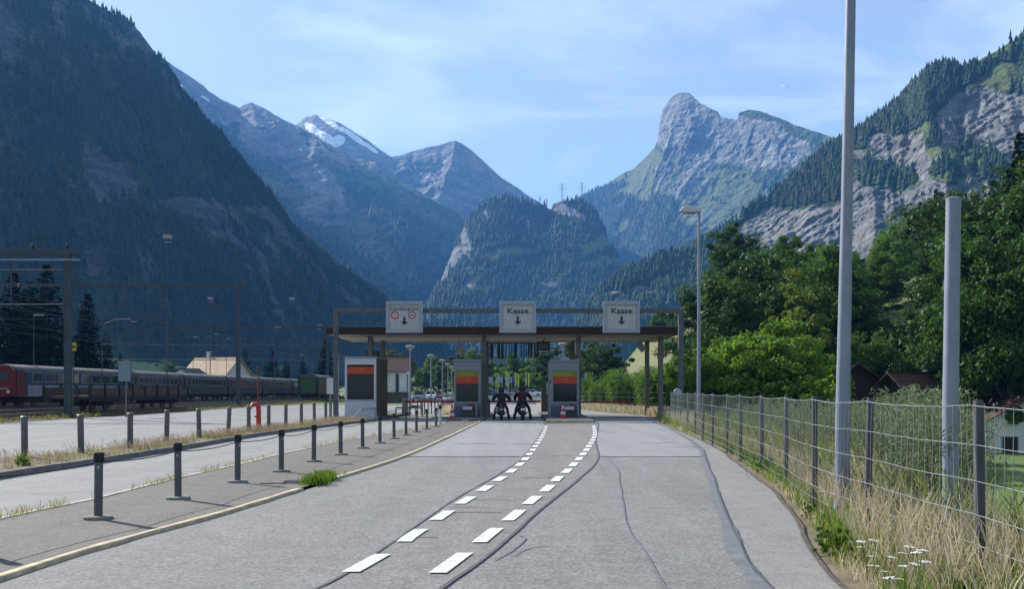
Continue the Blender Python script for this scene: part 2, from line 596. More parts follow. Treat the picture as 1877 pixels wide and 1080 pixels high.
FOREST = (0.028, 0.043, 0.02)
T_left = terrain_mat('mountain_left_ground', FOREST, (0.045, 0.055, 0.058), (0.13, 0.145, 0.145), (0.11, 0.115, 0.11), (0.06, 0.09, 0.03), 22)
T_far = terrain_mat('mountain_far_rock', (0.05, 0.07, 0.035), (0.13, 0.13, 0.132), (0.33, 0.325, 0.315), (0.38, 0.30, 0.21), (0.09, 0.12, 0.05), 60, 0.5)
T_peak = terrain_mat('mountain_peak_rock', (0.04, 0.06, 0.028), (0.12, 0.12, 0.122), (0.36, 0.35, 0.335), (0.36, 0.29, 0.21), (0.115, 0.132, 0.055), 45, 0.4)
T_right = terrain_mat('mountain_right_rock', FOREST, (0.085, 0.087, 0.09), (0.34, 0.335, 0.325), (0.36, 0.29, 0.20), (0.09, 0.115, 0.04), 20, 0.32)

# ---- left wooded mountain (its near face lies in its own shade)
crest = [(-1500, 150, 520), (-900, -60, 720), (-500, -180, 900), (-200, -150, 1050), (0, -95, 1150), (110, -45, 1210), (190, 5, 1260), (215, 18, 1270),
         (240, 22, 1285), (262, 50, 1300), (285, 85, 1320), (298, 100, 1330), (312, 140, 1345), (340, 180, 1375), (380, 222, 1420), (430, 268, 1480),
         (480, 318, 1540), (510, 362, 1580), (535, 398, 1620), (560, 420, 1660), (600, 450, 1720), (650, 488, 1800), (700, 528, 1890), (740, 560, 1960), (790, 596, 2060), (860, 650, 2200)]
foot = [(-560, 60, -6), (-430, 250, -6), (-330, 380, -6), (-270, 470, -6), (-245, 560, -6), (-235, 620, -6), (-228, 680, -6), (-222, 720, -6),
        (-217, 750, -6), (-212, 790, -6), (-206, 830, -6), (-200, 860, -6), (-194, 900, -6), (-186, 960, -6), (-176, 1030, -6), (-164, 1110, -6),
        (-152, 1200, -6), (-143, 1270, -6), (-135, 1330, -6), (-126, 1400, -6), (-112, 1490, -6), (-95, 1610, -6), (-78, 1720, -6), (-62, 1830, -6), (-42, 1960, -6), (-10, 2140, -6)]
def cov_left(i):
    px, py, V = i['px'], i['py'], i['V']
    n = fbm(i['A'] / 95, i['S'] / 60, 5, 11)
    band = np.maximum.reduce([blob(px, py, 330, 375, 170, 22, 8), blob(px, py, 250, 500, 120, 60, 60) * .8, blob(px, py, 190, 320, 150, 60, 20) * .75,
                              blob(px, py, 60, 50, 130, 70, 0) * .7, blob(px, py, 270, 75, 45, 60, 50) * .8, blob(px, py, 520, 480, 150, 60, 30) * .6, blob(px, py, 120, 130, 90, 50, 0) * .6])
    streak = fbm(i['A'] / 24, i['S'] / 110, 5, 19)
    rock = np.clip(band * 0.62 + n * 0.55 + streak * 0.85 + 0.03, 0, 1) * (V > -0.02)
    grass = np.clip(fbm(i['A'] / 140, i['S'] / 70, 4, 23) * 1.1 - 0.28, 0, 1) * 0.8
    return np.stack([rock, grass, rock * 0], -1)
crest = [(a, b + 14, d) for a, b, d in crest]
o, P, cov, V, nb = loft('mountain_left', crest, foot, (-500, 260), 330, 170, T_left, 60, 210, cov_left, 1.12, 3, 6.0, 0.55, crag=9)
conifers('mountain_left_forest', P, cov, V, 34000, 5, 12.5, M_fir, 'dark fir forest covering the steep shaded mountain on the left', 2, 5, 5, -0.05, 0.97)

# ---- middle left ridge with tan rock walls
crest = [(a, b, 3500 - .7 * (d - 2500)) for a, b, d in [(120, 20, 2500), (230, 60, 2550), (300, 108, 2600), (345, 138, 2650), (400, 178, 2750), (437, 197, 2800), (450, 190, 2820), (460, 187, 2830), (475, 193, 2850), (500, 208, 2900), (545, 230, 2960),
         (575, 250, 3000), (610, 272, 3040), (650, 288, 3100), (690, 297, 3160), (730, 325, 3220), (790, 365, 3300), (830, 385, 3360), (852, 402, 3400), (890, 440, 3460), (960, 520, 3560), (1010, 580, 3650)]]
foot = [(-700 + 33 * k, 2260 - 10 * k, -6) for k in range(22)]
def cov_mid(i):
    px, py, V = i['px'], i['py'], i['V']
    n = fbm(i['A'] / 260, i['S'] / 200, 6, 31)
    up = sstep(330, 240, py + (px - 500) * -0.35)
    rock = np.maximum.reduce([blob(px, py, 500, 260, 110, 80, 30) * 1.2, blob(px, py, 590, 350, 40, 80, -30) * 1.2, blob(px, py, 580, 395, 70, 30, 20), blob(px, py, 690, 470, 90, 45, 35) * .9,
                              blob(px, py, 380, 170, 120, 60, 30) * 1.3, blob(px, py, 545, 300, 40, 70, 10), blob(px, py, 760, 500, 60, 30, 50) * .8, up * 0.7])
    rock = np.clip(rock * 0.9 + n * 0.55 - 0.16, 0, 1)
    grass = np.clip(0.25 + 0.9 * fbm(i['A'] / 300, i['S'] / 160, 5, 37) + 0.4 * blob(px, py, 700, 330, 150, 60, 30), 0, 1) * 0.8
    snow = np.maximum(blob(px, py, 375, 184, 12, 2.2, 25), blob(px, py, 332, 157, 4, 3, 0)) * 1.3
    return np.stack([rock, grass, snow], -1)
o, P, cov, V, nb = loft('mountain_ridge', crest, foot, (-300, 900), 360, 190, T_far, 120, 420, cov_mid, 1.0, 12, 6.0, 0.6, crag=26)
conifers('mountain_ridge_forest', P, cov, V, 9000, 12, 22, M_fir, 'dark woods on the hazy ridge below the snowy summit', 1, 5, 6, 0.12, 0.98)

# ---- snow streaked summit behind
crest = [(420, 330, 6100), (500, 262, 5900), (545, 226, 5750), (560, 214, 5700), (580, 210, 5640), (620, 224, 5500), (670, 254, 5350), (700, 276, 5270), (735, 300, 5200), (800, 350, 5150), (900, 440, 5100)]
foot = [(-1500 + 110 * k, 3500, -10) for k in range(11)]
def cov_snow(i):
    px, py = i['px'], i['py']
    n = vnoise(px / 9, py / 5, 3) * 0.16
    s = np.maximum.reduce([blob(px, py, 573, 236, 17, 8, 35), blob(px, py, 597, 252, 26, 8, 30), blob(px, py, 620, 259, 14, 11, -30), blob(px, py, 610, 228, 30, 4.5, 32), blob(px, py, 648, 250, 32, 5, 37), blob(px, py, 678, 270, 20, 4, 36)])
    s = np.where(s > 0.2, s * 2.0, 0) + n * (s > 0.05)
    return np.stack([px * 0 + 1, px * 0, s], -1)
crest = [(a, b, d * .74) for a, b, d in crest]; foot = [(a * .74, b * .74, c) for a, b, c in foot]
loft('mountain_snow_summit', crest, foot, (0, 900), 320, 200, T_far, 70, 500, cov_snow, 1.0, 21, 3.0, 0.6, crag=10)

# ---- dark three sided summit
crest = [(600, 420, 4700), (680, 320, 4700), (712, 288, 4700), (735, 284, 4700), (760, 277, 4700), (775, 272, 4680), (800, 266, 4620), (820, 260, 4560), (836, 257, 4500), (850, 265, 4560), (870, 281, 4640), (920, 326, 4850), (970, 359, 5000), (1010, 384, 5150), (1080, 430, 5400), (1180, 500, 5700)]
foot = [(-900, 3900, -10), (-760, 3850, -10), (-680, 3800, -10), (-640, 3780, -10), (-600, 3760, -10), (-560, 3740, -10), (-500, 3720, -10), (-450, 3700, -10), (-400, 3690, -10), (-330, 3700, -10), (-250, 3760, -10), (-120, 3850, -10), (0, 3950, -10), (120, 4050, -10), (300, 4200, -10), (500, 4400, -10)]
def cov_tri(i):
    px, py = i['px'], i['py']
    g = np.clip(0.2 + fbm(i['A'] / 300, i['S'] / 300, 4, 5) * 0.8, 0, 1) * sstep(300, 420, py) * 0.8
    sn = np.maximum(blob(px, py, 772, 318, 3, 3), blob(px, py, 783, 327, 3, 2)) * 1.2
    return np.stack([np.clip(1.0 - g, 0, 1), g, sn], -1)
crest = [(a, b, d * .82) for a, b, d in crest]; foot = [(a * .82, b * .82, c) for a, b, c in foot]
loft('mountain_dark_summit', crest, foot, (200, 900), 260, 140, T_far, 75, 480, cov_tri, 1.0, 33, 4.0, 0.6, crag=22)

# ---- rocky double peak on the right
crest = [(900, 470, 4600), (960, 420, 4400), (1010, 384, 4250), (1060, 362, 4100), (1090, 350, 4020), (1115, 335, 3930), (1140, 320, 3850), (1165, 305, 3750), (1185, 288, 3650), (1200, 270, 3560),
         (1206, 255, 3530), (1208, 232, 3500), (1212, 210, 3480), (1220, 190, 3450), (1232, 175, 3420), (1246, 168, 3380), (1262, 169, 3340), (1272, 178, 3310), (1284, 190, 3270), (1298, 196, 3230), (1312, 203, 3190), (1322, 213, 3160),
         (1338, 216, 3120), (1351, 220, 3090), (1354, 208, 3080), (1364, 203, 3060), (1382, 200, 3010), (1400, 206, 2960), (1425, 214, 2900), (1450, 226, 2840), (1480, 236, 2760), (1515, 247, 2680), (1570, 262, 2560), (1650, 300, 2400)]
nf = len(crest)
foot = [(60 + 900 * (k / (nf - 1)) ** 1.1, 3350 - 1350 * (k / (nf - 1)), 60) for k in range(nf)]
def cov_peak(i):
    px, py, V = i['px'], i['py'], i['V']
    n = fbm(i['A'] / 200, i['S'] / 160, 6, 51)
    diag = fbm((px + py * 0.75) / 26, (py - px * 0.6) / 110, 5, 61)
    head = np.maximum.reduce([blob(px, py, 1250, 225, 62, 70, 0) * 1.5, blob(px, py, 1390, 255, 110, 62, 8) * 1.5, blob(px, py, 1310, 265, 100, 42, 5) * 1.4])
    scree = np.maximum(blob(px, py, 1250, 340, 150, 60, -30), blob(px, py, 1290, 420, 60, 60, -40)) * 0.85
    rock = np.clip(np.maximum(head, scree * 0.75 + diag * 0.55) + n * 0.35 - 0.05, 0, 1)
    grass = np.clip(0.75 - head + diag * 0.5 + 0.2 * blob(px, py, 1130, 370, 80, 60, -30), 0, 1)
    wood = np.maximum.reduce([blob(px, py, 1110, 375, 80, 24, 8), blob(px, py, 1200, 400, 50, 30, -35), blob(px, py, 1080, 400, 60, 40), blob(px, py, 1180, 440, 110, 22, -10), blob(px, py, 1090, 352, 60, 10, -14), blob(px, py, 1170, 480, 120, 40, -10) * .9])
    wood = np.clip(wood * 1.8 + n * 0.5, 0, 1)
    top = np.maximum(blob(px, py, 1400, 215, 70, 8, 12), blob(px, py, 1470, 245, 60, 12, 14)) * 0.8
    rock = rock * (1 - wood) * (1 - top); grass = grass * (1 - wood)
    return np.stack([rock, grass, rock * 0], -1)
o, P, cov, V, nb = loft('mountain_rock_peak', crest, foot, (500, 900), 520, 300, T_peak, 58, 300, cov_peak, 1.25, 44, 5.0, 0.55, crag=17, dip=0.12, shear=0.85)
PEAK = P
conifers('mountain_rock_peak_forest', P, cov, V, 5200, 11, 20, M_fir, 'scattered dark firs on the lower slopes of the rocky double peak', 1, 5, 8, 0.0, 0.98, keep=((HY - (P[..., 2] - CAMH) / P[..., 1] * FPX) > 262) * 1.0)

# ---- wooded knoll in the middle, scree chute on its left
crest = [(690, 690, 2150), (740, 640, 2200), (775, 590, 2230), (790, 555, 2250), (815, 520, 2260), (846, 450, 2270), (852, 412, 2290), (862, 392, 2320), (885, 372, 2340), (905, 363, 2370), (930, 362, 2390), (960, 367, 2410), (990, 376, 2430),
         (1010, 384, 2450), (1014, 372, 2455), (1035, 366, 2480), (1060, 367, 2500), (1082, 378, 2520), (1102, 408, 2530), (1120, 450, 2520), (1150, 510, 2480), (1220, 620, 2400)]
crest = [(a, b, 2520 - .5 * (d - 2150)) for a, b, d in crest]
foot = [(-400 + 34 * k, 1760 - 12 * k, -6) for k in range(22)]
def cov_knoll(i):
    px, py, V = i['px'], i['py'], i['V']
    n = fbm(i['A'] / 90, i['S'] / 80, 5, 71)
    chute = np.maximum.reduce([blob(px, py, 852, 440, 9, 48, -14) * 1.6, blob(px, py, 830, 475, 14, 38, 40) * 1.5, blob(px, py, 805, 505, 16, 30, 45) * 1.4])
    cliff = np.maximum.reduce([blob(px, py, 1035, 386, 28, 14, 12) * 1.3, blob(px, py, 1062, 398, 22, 9, 20), blob(px, py, 968, 412, 7, 18, -10) * .9, blob(px, py, 890, 395, 5, 16, -20) * .9, blob(px, py, 860, 520, 14, 22, 0) * .6, blob(px, py, 1000, 520, 50, 40, 0) * .5])
    rock = np.clip(np.maximum(chute, cliff) + n * 0.5 - 0.12, 0, 1)
    grass = np.clip(np.maximum.reduce([blob(px, py, 935, 462, 50, 9, -4) * 1.3, blob(px, py, 900, 470, 18, 10), blob(px, py, 1115, 440, 70, 18, -25) * 1.3, blob(px, py, 1130, 480, 60, 16, 10) * .9, blob(px, py, 1090, 485, 50, 12, 5) * 0.7]) + 0.35 * n - 0.1, 0, 1)
    return np.stack([rock, grass, rock * 0], -1)
o, P, cov, V, nb = loft('mountain_knoll', crest, foot, (0, 500), 240, 130, T_right, 45, 190, cov_knoll, 1.25, 55, 4.0, 0.5, crag=10)
KNOLL = P
conifers('mountain_knoll_forest', P, cov, V, 11000, 9, 18, M_fir, 'hazy fir forest on the rounded knoll in the middle of the valley', 2, 6, 9, -0.06, 0.98)

# ---- right hand mountain side: firs above bare cliffs
crest = [(1000, 660, 1330), (1040, 625, 1310), (1075, 574, 1300), (1110, 524, 1290), (1150, 494, 1280), (1200, 478, 1270), (1260, 466, 1265), (1320, 430, 1260), (1350, 404, 1250), (1400, 372, 1235), (1450, 334, 1220),
         (1520, 270, 1195), (1570, 247, 1170), (1620, 212, 1140), (1660, 172, 1115), (1700, 132, 1080), (1735, 122, 1060), (1752, 124, 1050), (1764, 135, 1045), (1775, 118, 1038), (1800, 104, 1030), (1877, 66, 1000), (2000, 5, 950), (2300, -110, 850)]
ft_px = [(1000, 1200), (1040, 1180), (1075, 1160), (1110, 1130), (1150, 1110), (1200, 1090), (1260, 1060), (1320, 1020), (1350, 1000), (1400, 960), (1450, 920), (1520, 870), (1570, 830), (1620, 790), (1660, 760), (1700, 735), (1735, 715), (1752, 705), (1764, 700), (1775, 690), (1800, 680), (1877, 650), (2000, 600), (2300, 520)]
foot = [((p - CX) / FPX * d, d, -8) for p, d in ft_px]
def cov_right(i):
    px, py, V = i['px'], i['py'], i['V']
    n = fbm(i['A'] / 80, i['S'] / 60, 6, 81)
    # lower edge of the fir belt under the crest
    edge = np.interp(px, [1000, 1200, 1330, 1345, 1400, 1480, 1545, 1562, 1600, 1680, 1730, 1760, 1800, 1877, 2000], [900, 900, 900, 410, 385, 372, 366, 262, 258, 238, 195, 172, 165, 180, 190])
    rock = sstep(-18, 26, py - edge + n * 30)
    low = np.interp(px, [1000, 1300, 1350, 1500, 1600, 1700, 1877, 2000], [400, 430, 455, 470, 470, 455, 440, 430])
    rock = rock * sstep(30, -20, py - low + n * 50)
    ledge = fbm((px + py * 0.3) / 60, (py + px * 0.38) / 14, 4, 91)
    wood = np.maximum.reduce([blob(px, py, 1620, 322, 70, 26, 14) * 1.2, blob(px, py, 1790, 290, 60, 28, 10), blob(px, py, 1740, 315, 40, 26, 0), blob(px, py, 1710, 255, 16, 34, 0), blob(px, py, 1600, 330, 50, 16, 20), blob(px, py, 1830, 320, 50, 20, 0)])
    rock = np.maximum(rock * (1 - np.clip(wood * 1.7, 0, 1)) - 0.5 * np.clip(ledge - 0.18, 0, 1), 0)
    rock = np.maximum.reduce([rock, 1.3 * blob(px, py, 1175, 538, 22, 16, 0), 1.2 * blob(px, py, 1130, 545, 24, 14, 10), 1.2 * blob(px, py, 1620, 262, 34, 20, 10)])
    grass = np.clip(np.maximum.reduce([1.3 * blob(px, py, 1830, 95, 60, 10, -26), blob(px, py, 1840, 140, 60, 30, -20), 1.4 * blob(px, py, 1268, 491, 14, 6, 0), (py > edge) * (0.42 + ledge * 0.6)]), 0, 1)
    return np.stack([np.clip(rock, 0, 1), grass, rock * 0], -1)
o, P, cov, V, nb = loft('mountain_right', crest, foot, (420, 240), 480, 270, T_right, 46, 150, cov_right, 1.15, 66, 4.0, 0.5, crag=7.5, dip=-0.42)
conifers('mountain_right_forest', P, cov, V, 24000, 7, 16, M_fir, 'dark fir forest above the bare cliffs on the right mountain side', 3, 6, 10, -0.1, 0.98)

# ---- valley floor, one sheet from the camera to the far mountains
FX = [(-30, 3.4), (6, 3.7), (8.4, 3.80), (11.3, 3.86), (13.7, 4.00), (17.0, 4.48), (20.2, 4.86), (23.4, 5.15), (26.6, 5.5), (30, 5.8), (34, 6.2), (39, 6.75), (45, 7.3), (52, 8.0), (60, 9.2), (75, 11.5), (100, 14.5), (140, 18), (400, 30)]
def fence_x(y): return np.interp(y, [a for a, b in FX], [b for a, b in FX])
def ground_z(x, y):
    x = np.asarray(x, float); y = np.asarray(y, float)
    d = x - fence_x(y)
    dip = -3.0 * sstep(0.6, 8.0, d) * (1 - sstep(70, 120, y))
    x0 = np.interp(y, [-50, 60, 100, 125, 145, 220, 300, 500, 1000, 2500], [60, 58, 46, 26, 15, 17, 30, 60, 160, 400])
    e = np.maximum(x - x0, 0)
    hill = np.minimum(0.40 * e, 14 + 0.16 * e) * sstep(0, 12, e)
    hill = np.minimum(hill, 48)
    hill = hill + 8.6 * sstep(13, 31, x) * (1 - sstep(34, 50, x)) * sstep(125, 160, y) * (1 - sstep(230, 300, y))
    left = np.minimum(0.22 * np.maximum(-x - 150, 0), 60) * sstep(80, 300, y)
    far = 9.0 * sstep(230, 420, y) * (1 - sstep(10, 60, np.abs(x + 18)))
    und = 0.6 * fbm(x / 18, y / 18, 3, 5) * (sstep(30, 90, e) + sstep(2, 12, d) * 0.25 * (y < 120))
    return dip + hill + left + far + und - 0.03
xs = np.unique(np.concatenate([np.linspace(-2500, -200, 24), np.linspace(-200, -8, 40), np.linspace(-8, 3, 8), np.linspace(3, 20, 44), np.linspace(20, 130, 60), np.linspace(130, 500, 30), np.linspace(500, 2500, 20)]))
ys = np.unique(np.concatenate([np.linspace(-60, 0, 8), np.linspace(0, 140, 110), np.linspace(140, 500, 70), np.linspace(500, 2000, 40), np.linspace(2000, 7500, 20)]))
X, Y = np.meshgrid(xs, ys)
Z = ground_z(X, Y)
idx = np.arange(X.size).reshape(X.shape)
f = np.stack([idx[:-1, :-1], idx[:-1, 1:], idx[1:, 1:], idx[1:, :-1]], -1).reshape(-1, 4)
mg, nt, b = new_mat('meadow_ground')
v = world_pos(nt)
n1 = noise(nt, v, 0.35, 8, 0.7); n2 = noise(nt, v, 0.03, 5, 0.6); n3 = noise(nt, v, 6.0, 5, 0.7)
c = ramp(nt, n2, [(0.35, (0.06, 0.15, 0.025)), (0.55, (0.085, 0.17, 0.03)), (0.66, (0.18, 0.19, 0.06))])
c = mixc(nt, 0.5, c, ramp(nt, n1, [(0.3, (0.045, 0.10, 0.018)), (0.7, (0.12, 0.19, 0.045))]))
hc = nt.nodes.new('ShaderNodeVectorMath'); hc.operation = 'DISTANCE'
nt.links.new(world_pos(nt), hc.inputs[0]); hc.inputs[1].default_value = (27, 178, 5)
hm_ = N(nt, 'ShaderNodeMapRange'); hm_.inputs['From Min'].default_value = 26; hm_.inputs['From Max'].default_value = 36
hm_.inputs['To Min'].default_value = 0.85; hm_.inputs['To Max'].default_value = 0.0
nt.links.new(hc.outputs['Value'], hm_.inputs['Value'])
c = mixc(nt, hm_.outputs['Result'], c, ramp(nt, n1, [(0.3, (0.11, 0.10, 0.035)), (0.7, (0.21, 0.175, 0.075))]))
c = mixc(nt, 0.35, c, ramp(nt, n3, [(0.3, (0.04, 0.06, 0.015)), (0.7, (0.16, 0.18, 0.06))]))
nt.links.new(c, b.inputs['Base Color']); b.inputs['Roughness'].default_value = 0.95
bump(nt, b, n3, 0.8, 0.12)
ground = link('ground', np_mesh('ground', np.stack([X, Y, Z], -1).reshape(-1, 3), f, mg, smooth=True))
tag(ground, kind='structure')

# ---- the air
hb = MB().box((0, 3600, 610), (7600, 9200, 1270))
mh = bpy.data.materials.new('haze_air'); mh.use_nodes = True
nt = mh.node_tree; nt.nodes.clear()
ho = nt.nodes.new('ShaderNodeOutputMaterial'); pv = nt.nodes.new('ShaderNodeVolumePrincipled')
pv.inputs['Color'].default_value = HAZE_COLOR
pv.inputs['Density'].default_value = HAZE_DENSITY
pv.inputs['Density Attribute'].default_value = ''
pv.inputs['Absorption Color'].default_value = (0, 0, 0, 1)
pv.inputs['Anisotropy'].default_value = 0.15
nt.links.new(pv.outputs['Volume'], ho.inputs['Volume'])
haze = hb.build('haze', mh)
tag(haze, 'thin blue summer haze filling the valley', 'haze', kind='stuff')
# ================================================================== ROADS AND MARKINGS
def asphalt(name, base, warm=(1, 1, 1), patch=0.26, speck=0.36, stains=True, scale=1.0, cracks=False):
    m, nt, b = new_mat(name)
    v = world_pos(nt)
    big = noise(nt, v, 0.22 * scale, 5, 0.6)
    tracks = noise(nt, world_pos(nt, (1.6, 0.06, 1), (0, 0, R(4))), 1.0, 4, 0.55)
    mid = noise(nt, v, 2.2, 6, 0.7)
    fine = noise(nt, v, 95.0, 3, 0.8)
    vo = nt.nodes.new('ShaderNodeTexVoronoi'); vo.inputs['Scale'].default_value = 42
    nt.links.new(v, vo.inputs['Vector'])
    c0 = tuple(base * w for w in warm)
    c = ramp(nt, big, [(0.3, tuple(q * (1 - patch) for q in c0)), (0.7, tuple(q * (1 + patch) for q in c0))])
    c = mixc(nt, 0.5, c, ramp(nt, tracks, [(0.35, tuple(q * 0.72 for q in c0)), (0.65, tuple(q * 1.2 for q in c0))]))
    c = mixc(nt, 0.42, c, ramp(nt, mid, [(0.3, tuple(q * 0.7 for q in c0)), (0.7, tuple(q * 1.3 for q in c0))]))
    sp = ramp(nt, vo.outputs['Color'], [(0.15, 1 - speck), (0.85, 1 + speck)])
    c = mixc(nt, 0.8, c, sp, 'MULTIPLY')
    c = mixc(nt, 0.4, c, ramp(nt, fine, [(0.3, 0.6), (0.7, 1.4)]), 'MULTIPLY')
    if stains:
        st = noise(nt, v, 0.9, 4, 0.5)
        c = mixc(nt, ramp(nt, st, [(0.62, 0.0), (0.76, 0.5)]), c, tuple(q * 0.55 for q in c0))
    if cracks:
        wv = nt.nodes.new('ShaderNodeTexVoronoi'); wv.feature = 'DISTANCE_TO_EDGE'; wv.inputs['Scale'].default_value = 0.35
        nt.links.new(world_pos(nt, (1, 0.6, 1)), wv.inputs['Vector'])
        c = mixc(nt, ramp(nt, wv.outputs['Distance'], [(0.0, 0.55), (0.012, 0.0)]), c, tuple(q * 0.4 for q in c0))
    nt.links.new(c, b.inputs['Base Color'])
    b.inputs['Roughness'].default_value = 0.9
    b.inputs['Specular IOR Level'].default_value = 0.25
    bump(nt, b, vo.outputs['Distance'], 0.35, 0.006)
    return m

A_road = asphalt('road_asphalt', 0.185, (1.03, 1.0, 0.955))
A_median = asphalt('median_asphalt', 0.178, (1.04, 0.99, 0.925))
A_strip = asphalt('edge_asphalt', 0.215, (1.04, 1.0, 0.94), 0.1, 0.2)
A_slab = asphalt('concrete_slab', 0.235, (1.0, 1.0, 0.98), 0.12, 0.15)
A_island = asphalt('island_asphalt', 0.13, (1.05, 0.94, 0.82), 0.2, 0.35)
A_second = asphalt('side_road_concrete', 0.225, (1.03, 1.0, 0.95), 0.1, 0.18, True, 1.0, True)
A_lot = asphalt('yard_concrete', 0.215, (1.0, 0.98, 0.94), 0.14, 0.2, True, 1.0, True)
A_kerbyellow = plain('yellow_kerb_paint', (0.40, 0.325, 0.21), 0.8, 0, 0.4, 5.0, 0.3, (0.22, 0.2, 0.17))
A_kerb = plain('kerb_stone', (0.13, 0.125, 0.12), 0.9, 0, 0.3, 5.0, 0.4, (0.1, 0.1, 0.09))
A_tar = plain('tar_sealant', (0.09, 0.09, 0.094), 0.55, 0, 0.35, 8.0, 0.2)
A_tarwash = plain('tar_wash', (0.15, 0.155, 0.165), 0.8, 0, 0.25, 5.0, 0.2)
A_paint = plain('white_road_paint', (0.66, 0.66, 0.64), 0.7, 0, 0.2, 18.0, 0.3, (0.38, 0.375, 0.36))
_nt = A_paint.node_tree; _b = _nt.nodes['Principled BSDF']
_src = _b.inputs['Base Color'].links[0].from_socket
_chip = noise(_nt, world_pos(_nt), 11.0, 8, 0.8)
_nt.links.new(mixc(_nt, ramp(_nt, _chip, [(.56, 0.0), (.64, .85)]), _src, (0.2, 0.198, 0.19)), _b.inputs['Base Color'])
A_soil = plain('dry_verge_soil', (0.17, 0.13, 0.085), 0.95, 0, 0.4, 2.0, 0.6, (0.09, 0.1, 0.04))

def curve(pts, step=0.6):
    """smooth (Catmull-Rom) line through plan points, resampled"""
    p = np.array([(q[0], q[1]) for q in pts], float)
    ext = np.vstack([2 * p[0] - p[1], p, 2 * p[-1] - p[-2]])
    out = []
    for i in range(1, len(ext) - 2):
        a, b, c, d = ext[i - 1:i + 3]
        n = max(2, int(np.linalg.norm(c - b) / step))
        for k in range(n):
            t = k / n
            out.append(0.5 * ((2 * b) + (c - a) * t + (2 * a - 5 * b + 4 * c - d) * t * t + (3 * b - a - 3 * c + d) * t ** 3))
    out.append(p[-1])
    return np.array(out)

def at_y(line, y):
    return np.interp(y, line[:, 1], line[:, 0])

def strip(name, L, Rr, z, mat, ys=None, kind='structure', parent=None):
    """sheet between two plan lines given as functions of y"""
    if ys is None: ys = np.arange(max(L[0, 1], Rr[0, 1]), min(L[-1, 1], Rr[-1, 1]) + .01, 0.8)
    xl, xr = at_y(L, ys), at_y(Rr, ys)
    nx = 5
    vs = [(xl[i] + (xr[i] - xl[i]) * k / (nx - 1), ys[i], z) for i in range(len(ys)) for k in range(nx)]
    fs = [(i * nx + k, i * nx + k + 1, (i + 1) * nx + k + 1, (i + 1) * nx + k) for i in range(len(ys) - 1) for k in range(nx - 1)]
    me = np_mesh(name, vs, fs, mat)
    o = link(name, me, parent)
    if kind and parent is None: tag(o, kind=kind)
    return o

def ribbon(line, w, z, mat, name, parent, jit=0.0, h=0.0, seed=0):
    line = np.asarray(line, float)
    d = np.gradient(line, axis=0); d /= np.linalg.norm(d, axis=1)[:, None]
    nrm = np.stack([-d[:, 1], d[:, 0]], 1)
    k = np.concatenate([[0], np.cumsum(np.linalg.norm(np.diff(line, axis=0), axis=1))]) * 3.0
    off = jit * fbm(k / 8.0, k * 0 + seed, 3, 7) if jit else 0 * k
    ww = w / 2 * (1 + (0.5 * fbm(k / 2.0, k * 0 + 4 + seed, 3, 9) if jit else 0 * k))
    a = line + nrm * (off + ww)[:, None]; b = line + nrm * (off - ww)[:, None]
    n = len(line)
    if h == 0:
        vs = np.concatenate([np.c_[a, np.full(n, z)], np.c_[b, np.full(n, z)]])
        fs = [(i + n, i + n + 1, i + 1, i) for i in range(n - 1)]
    else:
        vs = np.concatenate([np.c_[a, np.full(n, z)], np.c_[b, np.full(n, z)], np.c_[a, np.full(n, z - h)], np.c_[b, np.full(n, z - h)]])
        fs = [(i + n, i + n + 1, i + 1, i) for i in range(n - 1)] + [(i, i + 1, i + 1 + 2 * n, i + 2 * n) for i in range(n - 1)] + [(i + n + 1, i + n, i + 3 * n, i + 3 * n + 1) for i in range(n - 1)]
    return link(name, np_mesh(name, vs, fs, mat), parent)

KL = curve([(-5.6, -20), (-4.85, 0), (-4.25, 8.6), (-4.07, 10.6), (-3.64, 13.4), (-3.3, 16.5), (-3.13, 18.2), (-2.5, 25.1), (-1.99, 38), (-1.62, 50), (-1.4, 58), (-1.3, 68)])
RO = curve([(2.1, -20), (2.35, 0), (2.69, 8.35), (3.22, 11.3), (4.08, 16.1), (4.64, 20.4), (5.84, 30.7), (6.76, 44), (7.7, 56), (8.6, 68)])
RS = curve([(1.5, -20), (1.75, 0), (2.08, 8.35), (2.22, 9.6), (2.45, 11.3), (2.93, 14.4), (3.78, 19.5), (4.45, 23.8), (5.0, 27), (6.0, 36), (6.9, 48), (7.6, 58), (8.3, 68)])
SN = curve([(-6.6, -20), (-6.45, 5), (-6.28, 12.7), (-6.06, 14.8), (-6.02, 18.4), (-5.82, 21.9), (-5.66, 26.2), (-5.13, 33.8), (-4.3, 40), (-3.6, 46), (-3.3, 52), (-3.3, 68)])
SF = curve([(-9.9, -20), (-9.5, 5), (-9.2, 18.6), (-9.03, 22.5), (-8.85, 27.4), (-8.8, 35.3), (-8.3, 42.2), (-7.56, 49.8), (-7.1, 55), (-6.8, 68)])
GB = curve([(-11.6, -20), (-11.5, 5), (-11.35, 18.6), (-10.9, 23.4), (-10.5, 27), (-10.3, 32), (-9.95, 38), (-9.6, 43), (-9.35, 50), (-9.2, 56), (-9.2, 68)])
LE = curve([(-24.6, -20), (-24.6, 0), (-24.5, 70), (-25, 110), (-26, 180)])

ys = np.arange(-18, 68.1, 0.8)
road = strip('road', KL, RS, 0.008, A_road, ys)
edge = strip('road_edge_strip', RS, RO, 0.004, A_strip, ys)
side_road = strip('side_road', SF, SN, 0.004, A_second, ys)
yard = strip('yard', LE, GB, 0.0, A_lot, np.arange(-18, 110.1, 1.6))
# beyond the toll station the pavement widens into a queueing area
P1 = np.array([(-9.6, 60), (-9.4, 90), (-12, 130), (-22, 175), (-30, 240)], float)
P2 = np.array([(8.7, 60), (7.9, 69), (6.2, 79), (4.6, 95), (4.4, 130), (9, 170), (16, 240)], float)
strip('plaza', P1, P2, 0.0, A_second, np.arange(67.5, 240, 2.0))

